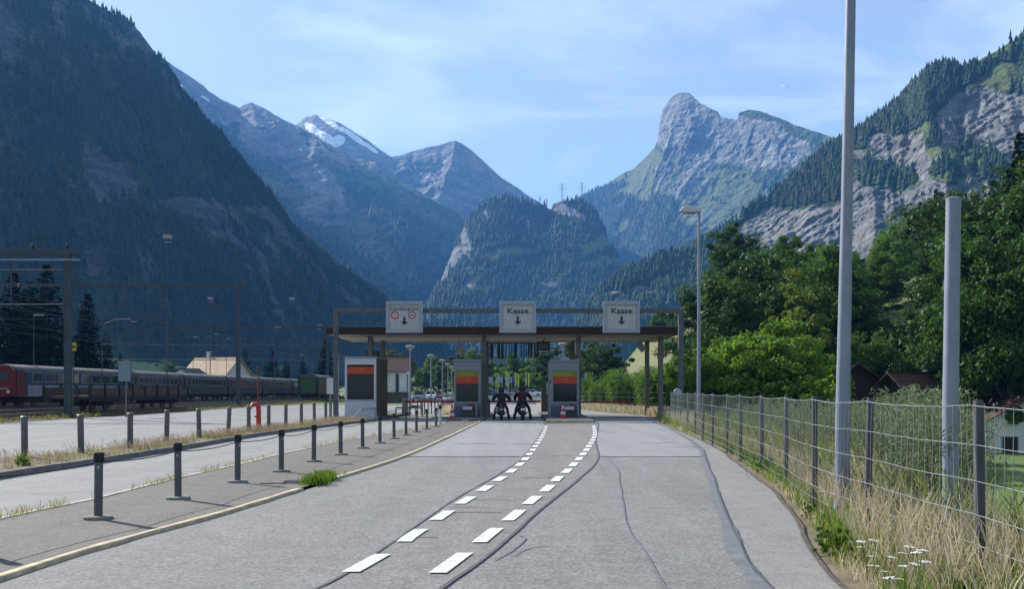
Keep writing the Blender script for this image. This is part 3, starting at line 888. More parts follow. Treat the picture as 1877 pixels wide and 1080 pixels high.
# raised island between the two roads, with its painted kerb
isl = strip('traffic_island', SN + [0.12, 0], KL + [-0.1, 0], 0.034, A_island, np.arange(-18, 68, 0.8))
for ln, nm in ((KL, 'yellow_kerb'),):
    lo = ln[(ln[:, 1] < 16.6)]; hi = ln[(ln[:, 1] > 18.0) & (ln[:, 1] < 68)]
    for seg in (lo, hi):
        o = ribbon(seg + [-0.06, 0], 0.115, 0.042, A_kerbyellow, nm, isl, 0.012, 0.06)
o = ribbon(SN[(SN[:, 1] < 52)] + [0.06, 0], 0.09, 0.042, plain('pale_kerb', (0.42, 0.38, 0.31), .9, 0, .3, 6, .3, (0.2, .19, .15)), 'pale_kerb', isl, 0.02, 0.1)
verge = strip('grass_verge', GB, SF + [-0.1, 0], 0.09, A_soil, ys)
ribbon(SF + [-0.04, 0], 0.14, 0.12, A_kerb, 'kerb', verge, 0.01, 0.14)
# drain cut into the island kerb, grown over
dr = MB()
c0 = G(565, 889)
dr.box((c0.x - 0.32, c0.y + 0.1, 0.042), (0.95, 0.62, 0.02), 0.1).build('drain_slab', A_kerb, isl)
MB().box((c0.x - 0.1, c0.y + 0.05, 0.054), (0.62, 0.34, 0.012), 0.1).build('drain_opening', plain('drain_dark', (0.02, .02, .02), .9), isl)
# right hand verge of dry soil
VR = np.stack([fence_x(ys) + 0.7, ys], 1)
strip('verge_soil', RO, VR, -0.008, A_soil, ys)
rr_ = RO[(RO[:, 1] > 2) & (RO[:, 1] < 60)]; rr_ = curve(rr_[::4], .12)
ribbon(rr_, 0.05, 0.016, plain('broken_asphalt_edge', (0.10, 0.085, 0.07), .95, 0, .5, 9, .5), 'broken_edge', edge, 0.05, seed=3)

# median between the dashed lines, concrete slabs at the booths
DLpts = [(-2.9, 0), (-1.32, 9.5), (-1.09, 11.26), (-0.88, 13.05), (-0.69, 14.7), (-0.476, 16.3), (-0.28, 18), (-0.07, 19.7), (0.28, 23.5), (0.75, 30.7), (1.1, 37), (1.43, 44), (1.72, 51)]
DRpts = [(-2.2, 0), (-0.545, 9.53), (-0.254, 11.34), (0.03, 13.1), (0.304, 15), (0.576, 16.7), (0.83, 18.65), (1.09, 20.4), (1.57, 24.1), (2.08, 28.4), (2.89, 36.2), (3.45, 43.5), (3.95, 51)]
DL, DR = curve(DLpts, 0.3), curve(DRpts, 0.3)
SEAML = curve([(-1.85, 7.5), (-1.51, 8.5), (-1.24, 10.9), (-0.80, 15.3), (-0.115, 20.7), (0.50, 27.6), (1.44, 45.4), (1.62, 51)], 0.3)
SEAMR = curve([(-0.75, 7.2), (-0.53, 8.45), (-0.213, 10.0), (0.53, 14.7), (1.16, 18.3), (1.98, 23.9), (2.58, 32), (3.3, 40), (4.0, 48), (4.2, 51)], 0.3)
strip('median_strip', SEAML, SEAMR, 0.012, A_median, np.arange(7.5, 50.9, 0.8), parent=road)
strip('concrete_slab', np.stack([at_y(KL, ys) + 0.03, ys], 1), np.stack([at_y(SEAML, ys) - 0.05, ys], 1), 0.016, A_slab, np.arange(24.8, 60, 0.8), parent=road)
strip('concrete_slab', np.stack([at_y(SEAMR, ys) + 0.05, ys], 1), np.stack([at_y(RS, ys) - 0.02, ys], 1), 0.016, A_slab, np.arange(24.8, 60, 0.8), parent=road)
for ln, w, sd in ((SEAML, 0.026, 1), (SEAMR, 0.034, 2)):
    ribbon(ln, w, 0.021, A_tar, 'tar_seam', road, 0.02, seed=sd)
rs_ = RS[(RS[:, 1] > 5) & (RS[:, 1] < 60)]; rs_ = curve(rs_[::4], .15)
ribbon(rs_ + [-0.06, 0], 0.13, 0.019, A_tarwash, 'tar_wash', road, 0.03, seed=6)
ribbon(rs_, 0.022, 0.023, A_tar, 'tar_seam', road, 0.03, seed=5)
ribbon(curve([(-2.5, 24.75), (-1.0, 24.7), (0.15, 24.78)], .3), 0.05, 0.021, A_tar, 'tar_seam', road, 0.03, seed=8)
ribbon(curve([(2.05, 24.75), (3.2, 24.7), (4.6, 24.75)], .3), 0.05, 0.021, A_tar, 'tar_seam', road, 0.03, seed=9)
for (a, b, w, sd) in (((-0.7, 14.95), (0.5, 14.95), .03, 1), ((-0.8, 14.0), (-0.3, 14.05), .03, 2), ((-0.95, 13.45), (-0.15, 13.4), .04, 3), ((-0.1, 16.6), (0.45, 16.6), .03, 4),
                      ((0.2, 18.7), (0.95, 18.75), .06, 5), ((0.1, 21), (0.6, 21), .03, 6), ((-1.2, 11.1), (-0.8, 11.15), .03, 7), ((2.6, 39), (4.0, 39.2), .09, 8), ((3.8, 31), (5.0, 31.2), .06, 9),
                      ((-1.7, 30.5), (-0.4, 30.8), .12, 10), ((0.0, 30.5), (0.7, 30.2), .1, 11), ((0.8, 25), (1.9, 25.1), .05, 12), ((5.7, 29.0), (4.5, 28.8), .07, 13)):
    ribbon(curve([a, ((a[0] + b[0]) / 2, (a[1] + b[1]) / 2 + .03), b], .1), w, 0.0215, A_tar, 'tar_crack', road, 0.02, seed=sd)
# spilt tar squiggle in the right lane
for k, pl in enumerate([[(908, 1030), (940, 1012), (962, 992), (950, 984)], [(938, 1022), (968, 1008), (1003, 1003)]]):
    ribbon(curve([(G(*q).x, G(*q).y) for q in pl], .05), 0.018, 0.0205, A_tarwash, 'tar_crack', road, 0.02, seed=20 + k)
# faint wheel-track seam in the right lane
ribbon(curve([(2.05, 7), (2.0, 9), (2.25, 14), (2.8, 20), (3.05, 24.5)], .4) - [0.75, 0], 0.02, 0.0195, A_tarwash, 'tar_crack', road, 0.05, seed=31)

def dash(line, d0, d1, w=0.16):
    yy = np.linspace(d0, d1, 4)
    x = at_y(line, yy)
    vs = [(x[i] + s * w / 2, yy[i], 0.024) for i in range(4) for s in (-1, 1)]
    fs = [(2 * i, 2 * i + 1, 2 * i + 3, 2 * i + 2) for i in range(3)]
    link('lane_dash', np_mesh('lane_dash', vs, fs, A_paint), road)
for k in range(21):
    d = 9.0 + 1.80 * k
    dash(DL, d, d + 0.97)
    dash(DR, d - 0.05, d + 1.05)

# islands under the booths
def island(name, poly, z=0.14):
    o = MB().prism([(x, y, -0.02) for x, y in poly], (0, 0, z + 0.02)).build(name, A_kerb)
    tag(o, kind='structure')
    return o
it = island('booth_island', [(1.75, 51.0), (3.95, 51.0), (4.25, 56), (4.25, 70), (1.75, 70)])
ribbon(np.array([(1.7, 50.9), (2.8, 50.7), (4.0, 50.9)]), 0.3, 0.146, A_kerbyellow, 'yellow_kerb', it, 0, 0.16)
island('booth_island', [(-3.25, 53.5), (-2.2, 52.2), (-1.45, 53.5), (-1.3, 70), (-3.3, 70)])
island('booth_island', [(-9.6, 54.5), (-7.2, 54.0), (-6.9, 56), (-6.8, 70), (-9.6, 70)])
# ================================================================== TOLL STATION
M_steel = plain('grey_steel_paint', (0.085, 0.095, 0.105), 0.55, 0.2, 0.2, 3, 0.1, (0.1, 0.09, 0.08))
M_galv = plain('galvanised_steel', (0.20, 0.23, 0.28), 0.5, 0.12, 0.16, 9, 0.08, (0.27, 0.29, 0.32), (1, 1, 0.25))
M_darksteel = plain('dark_steel', (0.05, 0.052, 0.055), 0.55, 0.3, 0.25, 4, 0.1)
M_fascia = plain('brown_fascia', (0.032, 0.015, 0.012), 0.6, 0, 0.25, 2, 0.1)
M_ceiling = plain('beige_planks', (0.46, 0.42, 0.36), 0.7, 0, 0.12, 3, 0.1)
M_column = plain('beige_column', (0.15, 0.145, 0.13), 0.65, 0.1, 0.15, 3, 0.1, (0.12, .11, .1))
M_white = plain('white_panel', (0.42, 0.44, 0.47), 0.55, 0, 0.06, 4, 0.05, (0.5, 0.5, 0.5))
M_greyp = plain('grey_panel', (0.22, 0.23, 0.25), 0.55, 0, 0.08, 4, 0.05, (0.22, 0.22, 0.22))
M_black = plain('black_rubber', (0.018, 0.018, 0.019), 0.6, 0, 0.2, 8)
M_red = plain('red_paint', (0.40, 0.03, 0.028), 0.4, 0, 0.12, 5, 0, (0.3, 0.03, .03))
M_orange = plain('orange_sign_film', (0.38, 0.05, 0.018), 0.45, 0, 0.06, 5)
M_lime = plain('lime_sign_film', (0.20, 0.215, 0.03), 0.45, 0, 0.06, 5)
M_brownwall = plain('brown_wall', (0.085, 0.07, 0.048), 0.7, 0, 0.35, 1.2, 0.3, (0.05, 0.06, 0.03), (2.5, 2.5, 0.4))
M_bluegrey = plain('blue_grey_base', (0.085, 0.10, 0.125), 0.6, 0, 0.15, 3, 0.1)
def glass_mat(name, c=(0.012, 0.018, 0.02), rough=0.06):
    m, nt, b = new_mat(name)
    b.inputs['Base Color'].default_value = (*c, 1)
    b.inputs['Roughness'].default_value = rough
    b.inputs['Specular IOR Level'].default_value = 0.22
    bump(nt, b, noise(nt, coords(nt), 1.3, 2), 0.05, 0.02)
    return m
M_glass = glass_mat('dark_window_glass')
M_glass2 = glass_mat('train_window_glass', (0.02, 0.024, 0.026), 0.1)

def text_mesh(body, size, mat, name, parent, loc, bold=0.0, width=None, depth=0.004):
    cu = bpy.data.curves.new('lettering', 'FONT')
    cu.body = body; cu.size = size; cu.align_x = 'CENTER'; cu.align_y = 'CENTER'
    cu.extrude = depth; cu.offset = bold; cu.resolution_u = 3
    t = bpy.data.objects.new('lettering_tmp', cu)
    col.objects.link(t)
    dg = bpy.context.evaluated_depsgraph_get()
    me = bpy.data.meshes.new_from_object(t.evaluated_get(dg))
    col.objects.unlink(t); bpy.data.objects.remove(t)
    me.materials.clear(); me.materials.append(mat)
    o = link(name, me, parent, loc)
    o.rotation_euler = (R(90), 0, 0)
    if width:
        xs = [v.co.x for v in me.vertices]
        o.scale.x = width / (max(xs) - min(xs))
    return o

# ---- canopy
CY0, CY1, CX0, CX1, CZ = 58.5, 67.8, -10.5, 9.4, 4.74
can = empty('toll_canopy', (-0.5, 63, 0))
tag(can, 'flat dark brown canopy roof on grey columns spanning all toll lanes', 'canopy')
def cpart(mb, name, mat, smooth=False, bevel=0, par=None):
    o = mb.build(name, mat, par or can, smooth, bevel)
    if par is None: o.location = (0.5, -63, 0)
    return o
fa = MB()
for (x0, x1, y0, y1) in ((CX0, CX1, CY0, CY0 + .12), (CX0, CX1, CY1 - .12, CY1), (CX0, CX0 + .12, CY0 + .12, CY1 - .12), (CX1 - .12, CX1, CY0 + .12, CY1 - .12)):
    fa.box(((x0 + x1) / 2, (y0 + y1) / 2, CZ + 0.21), (x1 - x0, y1 - y0, 0.40))
cpart(fa, 'fascia', M_fascia, bevel=0.01)
cpart(MB().box(((CX0 + CX1) / 2, (CY0 + CY1) / 2, CZ + 0.45), (CX1 - CX0 + .1, CY1 - CY0 + .1, 0.07)), 'roof_edge', M_steel, bevel=0.01)
cpart(MB().box(((CX0 + CX1) / 2, (CY0 + CY1) / 2, CZ + 0.3), (CX1 - CX0 - .3, CY1 - CY0 - .3, 0.2)), 'roof_slab', M_darksteel)
pl = MB()
nx = 84
for k in range(nx):
    w = (CX1 - CX0 - .28) / nx
    pl.box((CX0 + .14 + w * (k + .5), (CY0 + CY1) / 2, CZ + 0.03 + 0.006 * (k % 2)), (w - 0.025, CY1 - CY0 - .26, 0.04))
o = cpart(pl, 'ceiling_planks', M_ceiling); tag(o, kind='stuff')
for y in (60.0, 66.0):
    for x in (-8.2, -1.62, 3.86, 8.6):
        c = MB()
        c.box((x, y, CZ / 2), (0.10, 0.26, CZ)).box((x, y - .13, CZ / 2), (0.26, 0.03, CZ)).box((x, y + .13, CZ / 2), (0.26, 0.03, CZ))
        c.box((x, y, 0.03), (0.42, 0.42, 0.06))
        cpart(c, 'column', M_column)
    cpart(MB().box((-0.5, y, CZ + .0), (CX1 - CX0 - .8, 0.18, 0.1)), 'crossbeam', M_ceiling)

# ---- sign gantry in front of it
GY = 57.0
gan = empty('sign_gantry', (-0.2, GY, 0))
tag(gan, 'grey steel portal frame holding three lane signs before the canopy', 'gantry')
def gpart(mb, name, mat, bevel=0):
    o = mb.build(name, mat, gan, False, bevel); o.location = (0.2, -GY, 0); return o
for x in (-9.68, 9.28):
    gpart(MB().box((x, GY, 3.05), (0.27, 0.27, 6.1)).box((x, GY, 0.05), (0.5, 0.5, 0.1)), 'post', M_steel, 0.012)
gpart(MB().box((-0.2, GY, 5.99), (19.23 - .28, 0.22, 0.25)), 'beam', M_steel, 0.012)

def ribbed(name):
    m, nt, b = new_mat(name)
    v = coords(nt)
    n1 = noise(nt, v, 3, 5, .6)
    nt.links.new(ramp(nt, n1, [(.3, (0.36, 0.37, 0.38)), (.7, (0.45, 0.455, 0.46))]), b.inputs['Base Color'])
    b.inputs['Roughness'].default_value = .5
    return m
M_signface = ribbed('sign_face')
M_signframe = plain('sign_frame', (0.26, 0.29, 0.33), 0.5, 0.2, 0.08, 4)
M_ink = plain('black_lettering', (0.02, 0.022, 0.03), 0.5, 0, 0.1)
M_teal = plain('dark_teal_lettering', (0.03, 0.09, 0.11), 0.5, 0, 0.1)
def lane_sign(px, text, label, kind):
    w, h = 2.02, 1.74
    x = (px - CX) / FPX * GY
    zc = W(px, 582, GY).z
    s = empty('lane_sign', (x, GY - 0.2, zc - h / 2))
    tag(s, label, 'sign', 'lane signs on the gantry')
    y = 0.0
    fr = MB()
    fr.box((0, y, h - .1), (w, .16, .2)).box((0, y, .1), (w, .16, .2)).box((-w / 2 + .09, y, h / 2), (.18, .16, h - .4)).box((w / 2 - .09, y, h / 2), (.18, .16, h - .4))
    fr.build('frame', M_signframe, s, False, 0.012)
    n = 22
    pn = MB(); wi = w - .36
    for k in range(n):
        pn.box((-wi / 2 + wi * (k + .5) / n, y + .02 - 0.008 * (k % 2), h / 2), (wi / n - .012, .05, h - .4))
    pn.box((0, y + .05, h / 2), (wi, .02, h - .4))
    pn.build('face', M_signface, s)
    yy = y - 0.026
    MB().bar((0, .28, 5.99 - zc + h / 2 - .0), (0, .08, 5.99 - zc + h / 2), .5, .12).build('bracket', M_steel, s)
    az = h * 0.27
    ar = MB()
    if kind == 'kasse':
        text_mesh(text, 0.43, M_ink, 'lettering', s, (0, yy, h * .69), 0.006, 1.15)
        tz = h * .53; bz = h * .27
    else:
        text_mesh(text, 0.3, M_teal, 'lettering', s, (0, yy, h * .76), 0.0, 1.5)
        tz = h * .50; bz = h * .25
    ar.prism([(-.055, yy, tz), (.055, yy, tz), (.055, yy, bz + .16), (.17, yy, bz + .2), (.17, yy, bz + .14), (0, yy, bz), (-.17, yy, bz + .14), (-.17, yy, bz + .2), (-.055, yy, bz + .16)], (0, -.006, 0))
    ar.build('arrow', M_ink, s)
    if kind != 'kasse':
        for sx, inner in ((-0.52, 'truck'), (0.42, 'car')):
            ring = MB()
            rp = [(0.205, -.004), (0.205, .008), (0.15, .008), (0.15, -.004)]
            vs, fs = [], []
            for k in range(28):
                a = 2 * math.pi * k / 28
                for rr, dy in ((.205, 0), (.205, -.01), (.145, -.01), (.145, 0)):
                    vs.append((sx + rr * math.cos(a), yy + dy, h * .56 + rr * math.sin(a)))
            for k in range(28):
                j = (k + 1) % 28
                for q in range(4):
                    r2 = (q + 1) % 4
                    fs.append((k * 4 + q, j * 4 + q, j * 4 + r2, k * 4 + r2))
            ring.add(vs, fs).build('prohibition_ring', M_red, s)
            dsk = MB().lathe([(.146, 0.0), (.146, .004)], (sx, yy - .004, h * .56), 24, 'Y').build('prohibition_disc', M_white, s)
            sym = MB()
            if inner == 'truck':
                sym.prism([(sx - .06, yy - .006, h * .56 - .06), (sx + .05, yy - .006, h * .56 - .06), (sx + .05, yy - .006, h * .56 + .02), (sx + .01, yy - .006, h * .56 + .06), (sx - .06, yy - .006, h * .56 + .06)], (0, -.004, 0))
                sym.build('prohibition_symbol', M_greyp, s)
            else:
                sym.box((sx, yy - .008, h * .56), (.2, .004, .045)).box((sx - .02, yy - .008, h * .56 + .03), (.11, .004, .02))
                sym.build('prohibition_symbol', M_ink, s)
    return s
lane_sign(742, 'LötschbergCard', 'square ribbed lane sign with two red ringed roundels and a down arrow', 'card')
lane_sign(949, 'Kasse', 'square ribbed Kasse sign over the lane where the motorcyclists wait', 'kasse')
lane_sign(1138.5, 'Kasse', 'square ribbed Kasse sign nearest the right post of the gantry', 'kasse')

# ---- booths
M_boothgrey = plain('booth_grey_panel', (0.17, 0.185, 0.21), .55, 0, .06, 4, .05, (0.24, .24, .25))
def booth(x0, x1, label, zs, lime=True, dome=False, h=3.2, depth=5.2, sidewall=None):
    y0 = 56.6
    b = empty('toll_booth', ((x0 + x1) / 2, y0 + depth / 2, 0.14))
    tag(b, label, 'booth', 'toll booths under the canopy')
    w = x1 - x0; yf = -depth / 2; H = h - .14
    zw0, zw1, zo, zl = [z - .14 for z in zs]
    bd = MB()
    # front wall round the window opening
    fw = 0.12
    bd.box((-w / 2 + fw / 2, yf + .06, (zw0 + zl) / 2 + 0), (fw, .12, zl - zw0 + 0.0))
    bd.box((w / 2 - fw / 2, yf + .06, (zw0 + zl) / 2), (fw, .12, zl - zw0))
    bd.box((0, yf + .06, (zl + H) / 2), (w, .12, H - zl))
    bd.box((0, yf + .06, (zw0 + .62) / 2), (w, .12, zw0 - .62))
    bd.build('front_wall', M_white if not lime else M_boothgrey, b, False, 0.006)
    sw = MB()
    sw.box((w / 2 - .05, .06, H / 2), (.1, depth - .12, H))
    sw.build('side_wall', sidewall or M_greyp, b)
    MB().box((-w / 2 + .05, .06, H / 2), (.1, depth - .12, H)).build('side_wall', M_white, b)
    MB().box((0, depth / 2 - .05, H / 2), (w - .2, .1, H)).build('rear_wall', M_greyp, b)
    MB().box((0, 0, H + .04), (w + .08, depth + .1, .08)).build('roof', M_greyp, b, False, 0.008)
    MB().box((0, yf + .06, .31), (w + .01, .14, .62)).build('base', M_bluegrey if lime else M_white, b, False, 0.006)
    MB().box((0, yf + .09, (zw0 + zw1) / 2), (w - 2 * fw, .02, zw1 - zw0)).build('window', M_glass, b)
    MB().box((0, yf + .04, zw0 - .03), (w - .02, .14, .05)).build('window_sill', M_signframe, b)
    og = MB().box((0, yf + .05, (zw1 + zo) / 2), (w - 2 * fw, .03, zo - zw1)).build('orange_band', M_orange, b)
    sw2 = MB()
    zc = (zw1 + zo) / 2
    sw2.prism([(-.13, yf + .032, zc - .05), (.05, yf + .032, zc + .02), (.17, yf + .032, zc + .08), (.1, yf + .032, zc + .09), (-.05, yf + .032, zc + .04)], (0, -.004, 0))
    sw2.build('band_emblem', plain('band_emblem_ink', (0.45, 0.2, 0.05), .5), og)
    if lime:
        lb = MB().box((0, yf + .05, (zo + zl) / 2), (w - 2 * fw, .03, zl - zo - .004)).build('lime_band', M_lime, b)
        MB().box((w / 2 - fw - .12, yf + .032, zo + .12), (.2, .004, .03)).build('band_emblem', M_ink, lb)
    MB().box((-w / 2 - .03, yf + .3, 1.9), (.07, .12, .22)).build('bracket_lamp', M_steel, b)
    if dome:
        MB().lathe([(.30, 0), (.30, .05), (.2, .16), (.08, .2), (.06, .3), (.09, .32), (.05, .38)], (.05, -1.2, H + .08), 14).build('roof_dome', M_greyp, b, True)
    return b
booth(-9.13, -7.42, 'leftmost white toll booth with orange band and dark brown side wall', (1.1, 2.5, 2.9, 3.0), False, h=3.36, sidewall=M_brownwall)
booth(-3.17, -1.72, 'grey toll booth with lime and orange bands left of the motorcyclists', (0.97, 1.96, 2.37, 2.67))
booth(2.13, 3.66, 'grey toll booth right of the motorcyclists with a small dome on its roof', (0.97, 1.96, 2.37, 2.67), dome=True)

# ticket cabinets and crash blocks at the feet of the booths
def cabinet(x, y, label, white_left=True):
    c = empty('ticket_cabinet', (x, y, 0.14)); tag(c, label, 'cabinet', 'ticket cabinets before the booths')
    MB().box((0, 0, .33), (.62, .5, .66)).build('cabinet_body', M_darksteel, c, False, 0.015)
    MB().box((-.05, -.27, .5), (.5, .05, .18)).build('bumper', M_white, c, False, 0.01)
    MB().lathe([(.12, 0), (.15, .05), (.12, .12)], (.12, -.05, .66), 14).build('lamp', M_red, c, True)
    MB().box((.42, .05, .35), (.1, .3, .55)).build('post', M_greyp, c, False, 0.01)
    return c
cabinet(-2.35, 56.05, 'dark ticket cabinet with white bumper below the middle booth window')
cabinet(3.15, 56.05, 'dark ticket cabinet with white bumper beside the right traffic cone')

def floodlight(px, py, D, tilt, label, flip=1):
    f = empty('floodlight', W(px, py, D)); tag(f, label, 'floodlight', 'floodlights under the canopy')
    Mx = Matrix.Rotation(R(tilt), 3, 'Y') @ Matrix.Rotation(R(-35), 3, 'X')
    MB().box((0, 0, 0), (.42, .1, .62), 0, Mx).build('housing', M_white, f, False, 0.02)
    MB().bar((0, .05, 0), (0, .2, .55), .05).build('bracket', M_steel, f)
    return f
floodlight(843, 643, 61.5, 18, 'slanted white floodlight panel above the middle booth')
floodlight(1176, 637, 64.5, -35, 'tilted white floodlight beside the right canopy column')
for px, py, lab in ((996, 635, 'black display box hanging from the canopy beside the hanging bars'), (684, 652, 'black display box above the leftmost booth')):
    d = empty('display_box', W(px, py, 64)); tag(d, lab, 'display', 'display boxes under the canopy')
    MB().box((0, 0, 0), (.78, .35, .52)).build('housing', M_black, d, False, 0.02)
    MB().box((0, -.18, 0), (.66, .02, .42)).build('screen', M_glass, d)
    MB().bar((0, 0, .26), (0, 0, CZ - W(px, py, 64).z), .06).build('hanger', M_darksteel, d)

hb_ = empty('height_limit_curtain', (0.06, 67.5, CZ)); tag(hb_, 'row of dark hanging height warning bars below the canopy edge', 'height barrier')
MB().box((0, 0, -.06), (3.3, .08, .08)).build('rail', M_darksteel, hb_)
xb = -1.6
k = 0
while xb < 1.6:
    w = random.choice((.05, .05, .07, .11, .15))
    MB().box((xb, random.uniform(-.02, .02), -.1 - .49 + random.uniform(-.02, .06)), (w, .03, .98)).build('hanging_bar', M_darksteel, hb_)
    xb += w + random.choice((.06, .08, .11, .2))

# barrier booms
def boom(x0, x1, y, label, z=0.9):
    b = empty('barrier', (x0, y, 0.0)); tag(b, label, 'barrier', 'barrier booms')
    MB().box((0, 0, .55), (.34, .4, 1.1)).build('cabinet_body', M_greyp, b, False, 0.02)
    s = 1 if x1 > x0 else -1
    n = 6
    L = abs(x1 - x0)
    for k in range(n):
        MB().box((s * (L * (k + .5) / n), -.24, z), (L / n, .05, .12)).build('boom_segment', M_red if k % 2 == 0 else M_darkred, b)
    return b
M_darkred = plain('faded_red_paint', (0.24, 0.04, 0.035), .5, 0, .15, 5)
boom(-1.5, 1.75, 63.2, 'lowered red boom in front of the two motorcyclists', 0.92)
boom(4.1, 7.6, 66.5, 'lowered red boom across the right hand lane', 0.85)
boom(-6.6, -3.5, 64.0, 'lowered red boom between the left and middle booths', 0.9)

# traffic cones
def cone(x, y, label):
    c = empty('traffic_cone', (x, y, 0.02)); tag(c, label, 'traffic cone', 'striped traffic cones')
    MB().box((0, 0, .02), (.42, .42, .04)).build('foot', M_red, c, False, 0.01)
    for k, (z0, z1, r0, r1, m) in enumerate(((.04, .2, .165, .14, M_red), (.2, .36, .14, .115, M_white), (.36, .5, .115, .09, M_red), (.5, .64, .09, .068, M_white), (.64, .82, .068, .035, M_red))):
        MB().lathe([(r0, z0), (r1, z1)], (0, 0, 0), 16).build('red_band' if k % 2 == 0 else 'white_band', m, c, True)
    return c
cone(W(830, 770, 54.6).x, 54.0, 'red and white traffic cone left of the middle booth').location.z = 0.06
cone(W(1032, 770, 54.2).x, 54.2, 'red and white traffic cone before the right booth').location.z = 0.14

# white marker post and bent handrail
dl = empty('marker_post', G(807, 780) + Vector((0, 0, .06))); tag(dl, 'white roadside marker post with black band by the last bollard', 'marker post')
MB().tube([(0, 0, 0), (0, 0, 1.0)], [.07, .055], 10).build('post', M_white, dl, True)
MB().tube([(0, 0, .68), (0, 0, .86)], [.068, .064], 10).build('black_band', M_black, dl, True)
hr = empty('handrail', G(650, 772)); tag(hr, 'bent handrail with a white sloping end before the leftmost booth', 'handrail')
b0 = G(650, 772)
pa, pb, pc, pd = W(640, 774, 53.5) - b0, W(662, 751, 53.5) - b0, W(688, 748.5, 53.8) - b0, W(690, 770, 53.8) - b0
MB().bar(pa, pb, .14, .1).build('sloping_end', M_white, hr, False, 0.01)
MB().bar(pb, pc, .1, .12).build('rail', M_galv, hr, False, 0.01)
MB().bar(pc, pd, .1, .1).build('post', M_galv, hr)

# railings beyond the booths
def railing(pts, h, n, label, rail=.09, lower=False):
    p0 = Vector((pts[0][0], pts[0][1], 0))
    r = empty('railing', p0); tag(r, label, 'railing', 'low railings behind the booths')
    a, b = Vector((0, 0, 0)), Vector((pts[1][0], pts[1][1], 0)) - p0
    MB().bar(a + Vector((0, 0, h)), b + Vector((0, 0, h)), .06, rail).build('rail', M_galv, r)
    for k in range(n + 1):
        q = a + (b - a) * (k / n)
        MB().box((q.x, q.y, h / 2), (.07, .07, h)).build('post', M_steel, r)
    return r
railing([(-7.0, 62.5), (-5.4, 62.5)], .55, 4, 'short low railing beside the brown booth wall')
railing([(-6.9, 70), (-5.2, 70)], 1.0, 2, 'tall railing section behind the brown booth wall')
railing([(-6.2, 68), (-4.9, 72)], .95, 7, 'close set railing posts by the first bowl lamp')
railing([(-4.9, 72.5), (-5.6, 118)], .9, 22, 'long railing running back along the dry grass bank')
# ================================================================== BOLLARDS, POSTS, HYDRANT
ORD = ['nearest', 'second', 'third', 'fourth', 'fifth', 'sixth', 'seventh', 'eighth', 'ninth', 'tenth', 'eleventh', 'twelfth', 'thirteenth', 'fourteenth', 'fifteenth', 'sixteenth']
M_boll = plain('bollard_steel', (0.10, 0.105, 0.11), 0.5, 0.3, 0.2, 5, 0.08, (0.06, .055, .05))
M_boot = plain('bollard_foot', (0.20, 0.195, 0.175), 0.9, 0, 0.25, 6, 0.3)
M_post = plain('weathered_post', (0.11, 0.108, 0.105), 0.8, 0, 0.3, 5, 0.3, (0.07, .065, .06), (3, 3, .4))
bpts = [(-5.42, 10.2), (-5.03, 12.6), (-4.80, 14.9), (-4.66, 17.6), (-4.43, 19.9), (-4.34, 22.7), (-4.15, 25.1), (-4.02, 27.9), (-3.90, 30.6), (-3.80, 33.4), (-3.68, 36), (-3.56, 38.6), (-3.4, 41.4), (-3.25, 44.4)]
HB = 0.80
me_sh = MB().tube([(0, 0, 0), (0, 0, HB - .1)], .051, 14).mesh('shaft', M_boll, True)
me_cap = MB().lathe([(.058, HB - .11), (.064, HB - .09), (.064, HB - .01), (.054, HB + .01)], (0, 0, 0), 14).mesh('cap', M_black, True)
me_ft = MB().lathe([(.172, 0), (.172, .03), (.155, .04)], (0, 0, 0), 18).mesh('foot', M_boot)
me_hole = MB().lathe([(.014, -.004), (.014, .004)], (0.01, -.058, HB - .17), 8, 'Y').mesh('eyelet', M_white)
tops = []
for k, (x, y) in enumerate(bpts):
    b = empty('bollard', (x, y, 0.035))
    lean = random.uniform(-.012, .012)
    b.rotation_euler = (random.uniform(-.01, .01), lean, random.uniform(0, 1))
    if k == 0: lab = 'black capped steel bollard just past the left edge of the picture'
    else: lab = 'black capped steel bollard on round foot, %s from the camera on the island' % ORD[k - 1]
    tag(b, lab, 'bollard', 'bollards along the traffic island')
    link('shaft', me_sh, b); link('cap', me_cap, b); link('foot', me_ft, b); link('eyelet', me_hole, b)
    tops.append(Vector((x, y, 0.06 + HB - .13)))
ch = MB()
for a, b in zip(tops[:-1], tops[1:]):
    pts = []
    for i in range(11):
        t = i / 10
        p = a.lerp(b, t); p.z -= 0.04 * (b - a).length / 2.4 * 4 * t * (1 - t)
        pts.append(p)
    ch.tube(pts, .008, 6)
o = ch.build('barrier_rope', M_black); tag(o, 'thin dark rope sagging between the bollards on the island', 'rope')

ppts = [(-11.0, 23.4), (-10.35, 24.9), (-9.95, 27.0), (-10.2, 30.6), (-9.9, 32.8), (-9.75, 35.6), (-9.7, 38.2), (-9.62, 41.0), (-9.45, 43.3), (-9.35, 46.0), (-9.3, 48.8), (-9.25, 51.5)]
HP = .95
me_po = MB().tube([(0, 0, 0), (0, 0, HP - .02), (0, 0, HP)], [.075, .075, .06], 9).mesh('post', M_post, True)
me_pc = MB().lathe([(.08, HP - .03), (.082, HP - .01), (.05, HP + .012)], (0, 0, 0), 9).mesh('post_cap', M_boll, True)
ptops = []
for k, (x, y) in enumerate(ppts):
    p = empty('verge_post', (x, y, 0.06))
    p.rotation_euler = (random.uniform(-.03, .03), random.uniform(-.03, .03) + (.06 if k == 5 else 0), random.uniform(0, 3))
    tag(p, 'plain grey post on the dry grass verge, %s from the camera' % ORD[k], 'post', 'posts on the grass verge')
    link('post', me_po, p); link('post_cap', me_pc, p)
    ptops.append(Vector((x, y, HP)))

